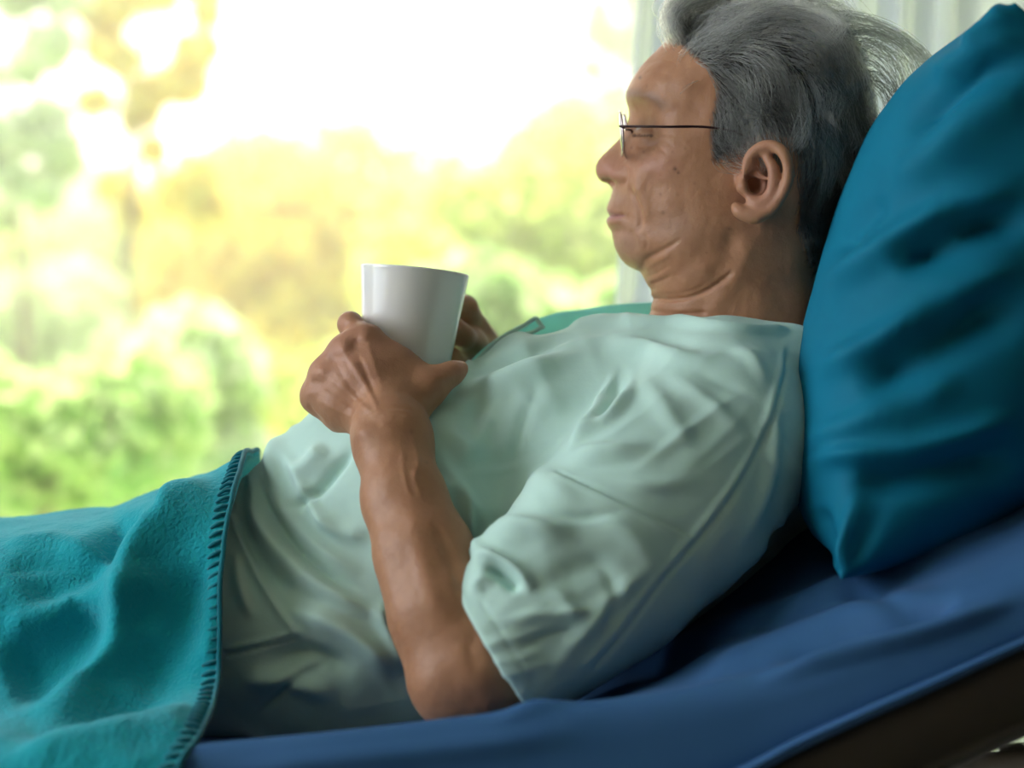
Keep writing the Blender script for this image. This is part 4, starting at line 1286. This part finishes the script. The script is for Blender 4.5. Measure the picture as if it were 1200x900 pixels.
def groom(roots, jit, seed=0):
    r = np.random.default_rng(seed)
    n = len(roots)
    pts = np.zeros((n, K, 3)); pts[:, 0] = roots
    ph = r.uniform(0, 6.28, (n, 1)); amp = r.normal(0, 1, (n, 1))
    jitv = r.normal(size=(n, 3)) * jit
    vn1, vn2 = vnoise(77, 45), vnoise(78, 110)
    for i in range(1, K):
        p = pts[:, i - 1]
        yq = ym - np.abs(p[:, 1] - ym)
        u, v = 600 + p[:, 0] * FPX / (yq + D), 450 - (p[:, 2] - Z0) * FPX / (yq + D)
        w = 1 / ((u[:, None] - FL[:, 0]) ** 2 + (v[:, None] - FL[:, 1]) ** 2 + 60.) ** 1.6
        w /= w.sum(1, keepdims=True)
        A = w @ FL[:, 2:]
        if i == 1: A0 = A
        g = grad_head(p)
        d = np.stack([A[:, 0], np.zeros(n), A[:, 1]], 1)
        d = d + jitv + (.45 * vn1(roots) + .35 * vn2(roots))[:, None] * np.stack([-d[:, 2], np.zeros(n), d[:, 0]], 1)
        d = d - g * (g * d).sum(1, keepdims=True)
        d /= np.linalg.norm(d, axis=1, keepdims=True) + 1e-9
        L = A0[:, 3:4] * .001 * LEN
        q = p + d * L / (K - 1)
        t = i / (K - 1)
        target = A0[:, 2] * .001 * THK * (1 - np.exp(-3.2 * t)) * (1 - .25 * t)
        hd = head_f(q)
        g = grad_head(q)
        q = q + g * np.clip(target - hd, -.004, .012)[:, None]
        pts[:, i] = q
    return pts, A0[:, 4]
LEN, THK = np.ones((NR, 1)), np.ones(NR)
LEN = rng.uniform(.65, 1.15, (NR, 1)); THK = rng.uniform(.25, 1.1, NR)
NC = 340
ci = rng.choice(NR, NC, replace=False)
P_, tone = groom(roots, .22, 1)
own = np.zeros(NR, int)
for s_ in range(0, NR, 3000):
    dd = ((roots[s_:s_ + 3000, None] - roots[ci][None]) ** 2).sum(2)
    own[s_:s_ + 3000] = dd.argmin(1)
C_ = P_[ci]
tt = np.linspace(0, 1, K)
cph = rng.uniform(0, 6.28, NC); camp = rng.normal(0, .0060, NC)
wv = np.sin(tt[None] * 5.5 + cph[:, None]) * camp[:, None] * tt[None]
Tn = np.gradient(C_, axis=1); Tn /= np.linalg.norm(Tn, axis=2, keepdims=True) + 1e-9
C_ = C_ + np.cross(Tn, np.array([0, 1.0, 0])[None, None]) * wv[:, :, None] + np.array([0, -1.0, 0]) * (wv * .4)[:, :, None]
G_ = C_[own]
off = roots - G_[:, 0]
cl = (.82 * tt ** .8)[None, :, None] * rng.uniform(.55, 1.1, (NR, 1, 1)).clip(0, 1)
P_ = P_ * (1 - cl) + (G_ + off[:, None] * (1 - .72 * tt)[None, :, None]) * cl
P_ += np.cumsum(rng.normal(0, .00055, P_.shape), axis=1) * tt[None, :, None]
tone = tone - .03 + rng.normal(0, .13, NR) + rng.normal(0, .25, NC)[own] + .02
strands = [P_[i] for i in range(NR)]
tones = list(tone)
# wind-blown tuft at the back of the crown, and stray hairs
def tuft(pts, n, spread, tn):
    base = catmull([at(*p) for p in pts], 3)
    base = base[np.linspace(0, len(base) - 1, K + 4).astype(int)]
    for _ in range(n):
        o0 = rng.normal(size=3) * spread; o1 = rng.normal(size=3) * spread * 1.0
        t = np.linspace(0, 1, len(base))[:, None]
        w = np.sin(t * 6 + rng.uniform(0, 6)) * .0009
        strands.append(base + o0 * (1 - t) + o1 * t + w); tones.append(tn + rng.normal() * .15)
tuft([(960, 30, .08), (990, 18, .07), (1030, 28, .06), (1068, 50, .055), (1090, 78, .055), (1093, 105, .06)], 65, 0.0037, .55)
tuft([(965, 45, .08), (1000, 35, .07), (1040, 42, .06), (1074, 62, .055), (1088, 92, .05), (1080, 118, .055)], 65, 0.0043, .45)
tuft([(970, 50, .07), (1010, 40, .06), (1050, 58, .05), (1070, 85, .05), (1068, 120, .05)], 45, 0.0051, .35)
tuft([(985, 70, .07), (1015, 55, .06), (1045, 75, .055), (1056, 110, .05), (1050, 150, .05)], 55, 0.0059, .3)
tuft([(985, 16, .09), (1010, 16, .08), (1030, 32, .07), (1040, 52, .07)], 4, 0.0014, .2)
tuft([(990, 90, .06), (1020, 85, .05), (1045, 110, .05), (1050, 150, .05), (1030, 190, .06)], 70, 0.0076, .25)
tuft([(985, 130, .06), (1010, 140, .05), (1030, 170, .05), (1020, 210, .06)], 80, 0.0085, .15)
tuft([(798, 40, .085), (785, 20, .085), (795, 2, .09), (830, -14, .095), (870, -18, .1)], 340, .0055, .7)
tuft([(800, 50, .075), (790, 30, .07), (802, 10, .075), (840, -4, .08), (890, -8, .08)], 340, .0055, .62)
tuft([(812, 66, .055), (822, 52, .05), (850, 40, .045), (890, 42, .04)], 60, 0.0059, .6)
tuft([(810, 62, .06), (800, 66, .055), (795, 72, .055), (796, 80, .056)], 4, 0.0020, .6)
tuft([(822, 92, .045), (812, 98, .04), (800, 108, .042)], 4, 0.0014, .6)
tuft([(930, 10, .09), (960, 5, .08), (985, 15, .08), (1000, 40, .07)], 180, 0.0076, .8)
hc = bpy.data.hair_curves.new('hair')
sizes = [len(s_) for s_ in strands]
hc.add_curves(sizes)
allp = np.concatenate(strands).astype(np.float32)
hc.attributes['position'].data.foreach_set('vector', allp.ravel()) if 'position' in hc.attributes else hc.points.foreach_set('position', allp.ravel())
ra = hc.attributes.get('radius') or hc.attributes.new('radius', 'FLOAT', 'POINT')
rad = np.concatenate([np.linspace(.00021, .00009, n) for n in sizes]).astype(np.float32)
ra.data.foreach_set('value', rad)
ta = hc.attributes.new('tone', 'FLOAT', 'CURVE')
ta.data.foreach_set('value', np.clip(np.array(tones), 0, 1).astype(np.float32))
m = bpy.data.materials.new('grey_hair'); m.use_nodes = True; nt = m.node_tree; nt.nodes.clear()
o_ = nd(nt, 'ShaderNodeOutputMaterial'); hb = nd(nt, 'ShaderNodeBsdfHairPrincipled')
a = nd(nt, 'ShaderNodeAttribute', attribute_name='tone')
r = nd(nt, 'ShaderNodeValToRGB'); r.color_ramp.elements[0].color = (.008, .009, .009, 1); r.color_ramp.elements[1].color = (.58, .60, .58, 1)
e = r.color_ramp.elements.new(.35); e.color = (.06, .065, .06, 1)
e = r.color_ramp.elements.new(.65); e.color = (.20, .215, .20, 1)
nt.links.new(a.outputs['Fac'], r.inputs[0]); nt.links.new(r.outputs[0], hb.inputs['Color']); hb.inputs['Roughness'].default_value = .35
nt.links.new(hb.outputs[0], o_.inputs[0])
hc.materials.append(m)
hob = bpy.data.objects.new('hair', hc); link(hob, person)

# ------------------------------------------------------------------ spectacles
gl_ = empty('eyeglasses', at(728, 148, .11)); tag(gl_, 'thin metal rimmed eyeglasses worn by the man', 'glasses')
def lens_pts(c, hw, hh, n=48):
    th = np.linspace(0, 2 * np.pi, n, endpoint=False)
    ex, ez = np.array([.045, 1.0, 0]), np.array([-.07, 0, 1.0])
    ex /= np.linalg.norm(ex); ez /= np.linalg.norm(ez)
    ct, st_ = np.cos(th), np.sin(th)
    a_ = np.sign(ct) * np.abs(ct) ** .8 * hw; b_ = np.sign(st_) * np.abs(st_) ** .8 * hh
    return c + a_[:, None] * ex + b_[:, None] * ez + (-.0012 * (1 - (ct ** 2)))[:, None] * np.array([1, 0, 0])
for yc, uu in ((.075, 729), (.141, 733.5)):
    c = at(uu, 157, yc)
    L_ = lens_pts(c, .0245, .0185 if yc < .1 else .0175)
    ring = np.vstack([L_, L_[:2]])
    rim = mesh_obj('rim', *tube_geo(ring, .0010, 8, False), M['metal_pale'], gl_)
    ln = len(L_)
    f_ = np.array([-.0006, 0, 0])
    Vl = np.vstack([L_ + f_, L_ - f_, [c + f_ * 3], [c - f_ * .5]])
    Fl = [[i, (i + 1) % ln, 2 * ln] for i in range(ln)] + [[ln + (i + 1) % ln, ln + i, 2 * ln + 1] for i in range(ln)] + [[i, ln + i, ln + (i + 1) % ln, (i + 1) % ln] for i in range(ln)]
    mesh_obj('lens', Vl, Fl, M['glass'], gl_)
    sg = -1 if yc < .1 else 1
    y0 = yc + sg * .026
    hinge = at(726, 148, y0)
    def far_(p): return p
    yr = (.030, .020, .024) if sg < 0 else (2 * ym - .030 + .02, 2 * ym - .020, 2 * ym - .024)
    tpn = catmull([hinge, at(738, 148, y0 + sg * .005), at(780, 148.5, yr[0] - .004 * sg * 0 + (.0 if sg > 0 else .0)), at(828, 149, .0325 if sg < 0 else 2 * ym - .0325), at(868, 157, .0265 if sg < 0 else 2 * ym - .0265), at(898, 180, .030 if sg < 0 else 2 * ym - .030)], 8)
    mesh_obj('temple', *tube_geo(tpn, .0011, 8), M['metal_dark'], gl_)
br_ = catmull([at(731, 150, .097), at(727, 147, .105), at(728, 147, .113), at(733, 150, .120)], 6)
mesh_obj('bridge', *tube_geo(br_, .0011, 8), M['metal_dark'], gl_)
mesh_obj('nose_pad', *tube_geo(catmull([at(733, 152, .092), at(740, 153, .094), at(741, 160, .096)], 5), .0008, 6), M['metal_dark'], gl_)

# ------------------------------------------------------------------ cup
YC = .085
kc = sc(YC)
top_c, bot_c = at(486.5, 316.5, YC), at(475.5, 431, YC)
ax = top_c - bot_c; Hc = np.linalg.norm(ax); ax /= Hc
tilt = math.atan2(ax[0], ax[2])
R0, R1 = 51.0 * kc, 64.0 * kc
pr = [(0, .0), (R0 - .006, 0), (R0 - .002, .0012), (R0, .005)]
for t in np.linspace(.1, .97, 14): pr.append((R0 + (R1 - R0) * (t ** 1.08), Hc * t))
pr += [(R1, Hc - .0010), (R1 - .0008, Hc), (R1 - .0026, Hc), (R1 - .0034, Hc - .001)]
for t in np.linspace(.96, .10, 14): pr.append((R0 + (R1 - R0) * t - .0036, Hc * t))
pr += [(R0 - .008, .006), (0, .005)]
pr = np.array(pr)
n = 96
th = np.linspace(0, 2 * np.pi, n, endpoint=False)
V = np.stack([pr[:, 0, None] * np.cos(th), pr[:, 0, None] * np.sin(th), np.repeat(pr[:, 1, None], n, 1)], -1).reshape(-1, 3)
cup = mesh_obj('cup', V, grid_faces(len(pr), n, True), M['ceramic'])
cup.location = bot_c; cup.rotation_euler = (0, tilt, 0)
tag(cup, 'white ceramic cup held in both hands above the chest', 'cup')

# ------------------------------------------------------------------ pillow
U_ = at(1190, 0, -.15) - at(985, 680, -.15)
Ln = np.linalg.norm(U_); Ud = U_ / Ln
Bd = np.array([.25, 1.0, 0]); Bd -= Ud * (Bd @ Ud); Bd /= np.linalg.norm(Bd)
Nd = np.cross(Bd, Ud); Nd = -Nd if Nd[0] > 0 else Nd
La, Lb = Ln / 2, .31
cen = (at(1190, 0, -.15) + at(985, 680, -.15)) / 2 + Bd * Lb
na, nb_ = 190, 200
def cosg(n): return -np.cos(np.linspace(0, np.pi, n)) * .55 + np.linspace(-1, 1, n) * .45
A, B = np.meshgrid(cosg(na), cosg(nb_), indexing='ij')
thk = (1 - np.abs(A) ** np.where(A > 0, 4.5, 2.6)).clip(0) ** np.where(A > 0, .5, .62) * (1 - np.abs(B) ** 3.2).clip(0) ** .55
pin = 1 - .10 * (1 - np.abs(B) ** 2) * 0
sides = []
for sg, T in ((1, .096), (-1, .17)):
    a = A * La * (1 - .05 * (1 - np.abs(A)) * 0) * (1 - .055 * (1 - B ** 2) * A ** 2)
    b_ = B * Lb * (1 - .05 * (1 - A ** 2) * B ** 2)
    P_ = cen + a[..., None] * Ud + b_[..., None] * Bd + (sg * T * thk)[..., None] * Nd
    sides.append(P_.reshape(-1, 3))
V = np.vstack(sides)
f1 = grid_faces(na, nb_); f2 = grid_faces(na, nb_)[:, ::-1] + na * nb_
F = np.vstack([f1, f2])
# weld the two faces along the seam
mp = np.arange(len(V))
edge_i = np.array([i * nb_ + j for i in range(na) for j in range(nb_) if i in (0, na - 1) or j in (0, nb_ - 1)])
mp[edge_i + na * nb_] = edge_i
F = mp[F]
V, F = submesh(V, F)
S = Sculpt(V, F, -0.6)
if (S.N * (V - cen)).sum(1).mean() < 0:
    F = F[:, ::-1]; S = Sculpt(V, F, -0.6)
for pts, w, h in (
    ([(952, 345), (1000, 320), (1050, 285), (1110, 250), (1210, 215)], 16, 9), ([(1045, 315), (1085, 290), (1140, 268), (1210, 248)], 17, -17),
    ([(940, 440), (1000, 420), (1060, 385), (1120, 345), (1210, 300)], 17, 9), ([(1000, 455), (1060, 425), (1130, 385), (1210, 345)], 24, -15),
    ([(935, 520), (1000, 500), (1060, 470), (1130, 440)], 14, 6), ([(935, 545), (985, 535), (1050, 530), (1120, 510), (1200, 480)], 10, 8), ([(985, 565), (1050, 562), (1120, 550), (1210, 530)], 20, -11),
    ([(1010, 575), (995, 620), (984, 670)], 7, 7), ([(1030, 570), (1015, 620), (995, 665)], 9, -7), ([(960, 590), (970, 630), (980, 665)], 8, -4),
    ([(1030, 225), (1080, 190), (1140, 140), (1210, 90)], 22, 7), ([(1060, 160), (1100, 120), (1150, 85), (1210, 60)], 14, -8), ([(1085, 95), (1130, 65), (1200, 40)], 14, 5),
    ([(1185, 5), (1160, 30), (1130, 60)], 8, 6), ([(980, 300), (1010, 260), (1040, 230)], 12, -5)):
    S.stroke(pts, w, h * 1.7)
S.noise(vnoise(41, 9), .004); S.noise(vnoise(42, 26), .0015)
S.apply(2)
V = S.V
for _ in range(14):                                   # the head presses a hollow into it
    hd = head_f(V) - .012
    m_ = hd < 0
    V[m_] -= Nd * np.minimum(-hd[m_], .008)[:, None]
V = laplace(V, F, 2, .4)
pil = mesh_obj('pillow', V, F, M['pillow'])
tag(pil, 'large petrol blue pillow propped up behind the man', 'pillow')

# ------------------------------------------------------------------ sunlit haze over the garden
m = bpy.data.materials.new('garden_haze'); m.use_nodes = True; nt = m.node_tree; nt.nodes.clear()
o_ = nd(nt, 'ShaderNodeOutputMaterial'); vsn = nd(nt, 'ShaderNodeVolumeScatter')
vsn.inputs['Color'].default_value = (1.0, 0.96, 0.86, 1); vsn.inputs['Density'].default_value = HAZE; vsn.inputs['Anisotropy'].default_value = 0.5
nt.links.new(vsn.outputs[0], o_.inputs['Volume'])
hz_ = mesh_obj('haze', *box_geo((-14, 2.2, -.30), (14, 22, 9)), m, smooth=False)
tag(hz_, 'thin sunlit haze hanging over the garden outside the window', 'haze', kind='stuff')
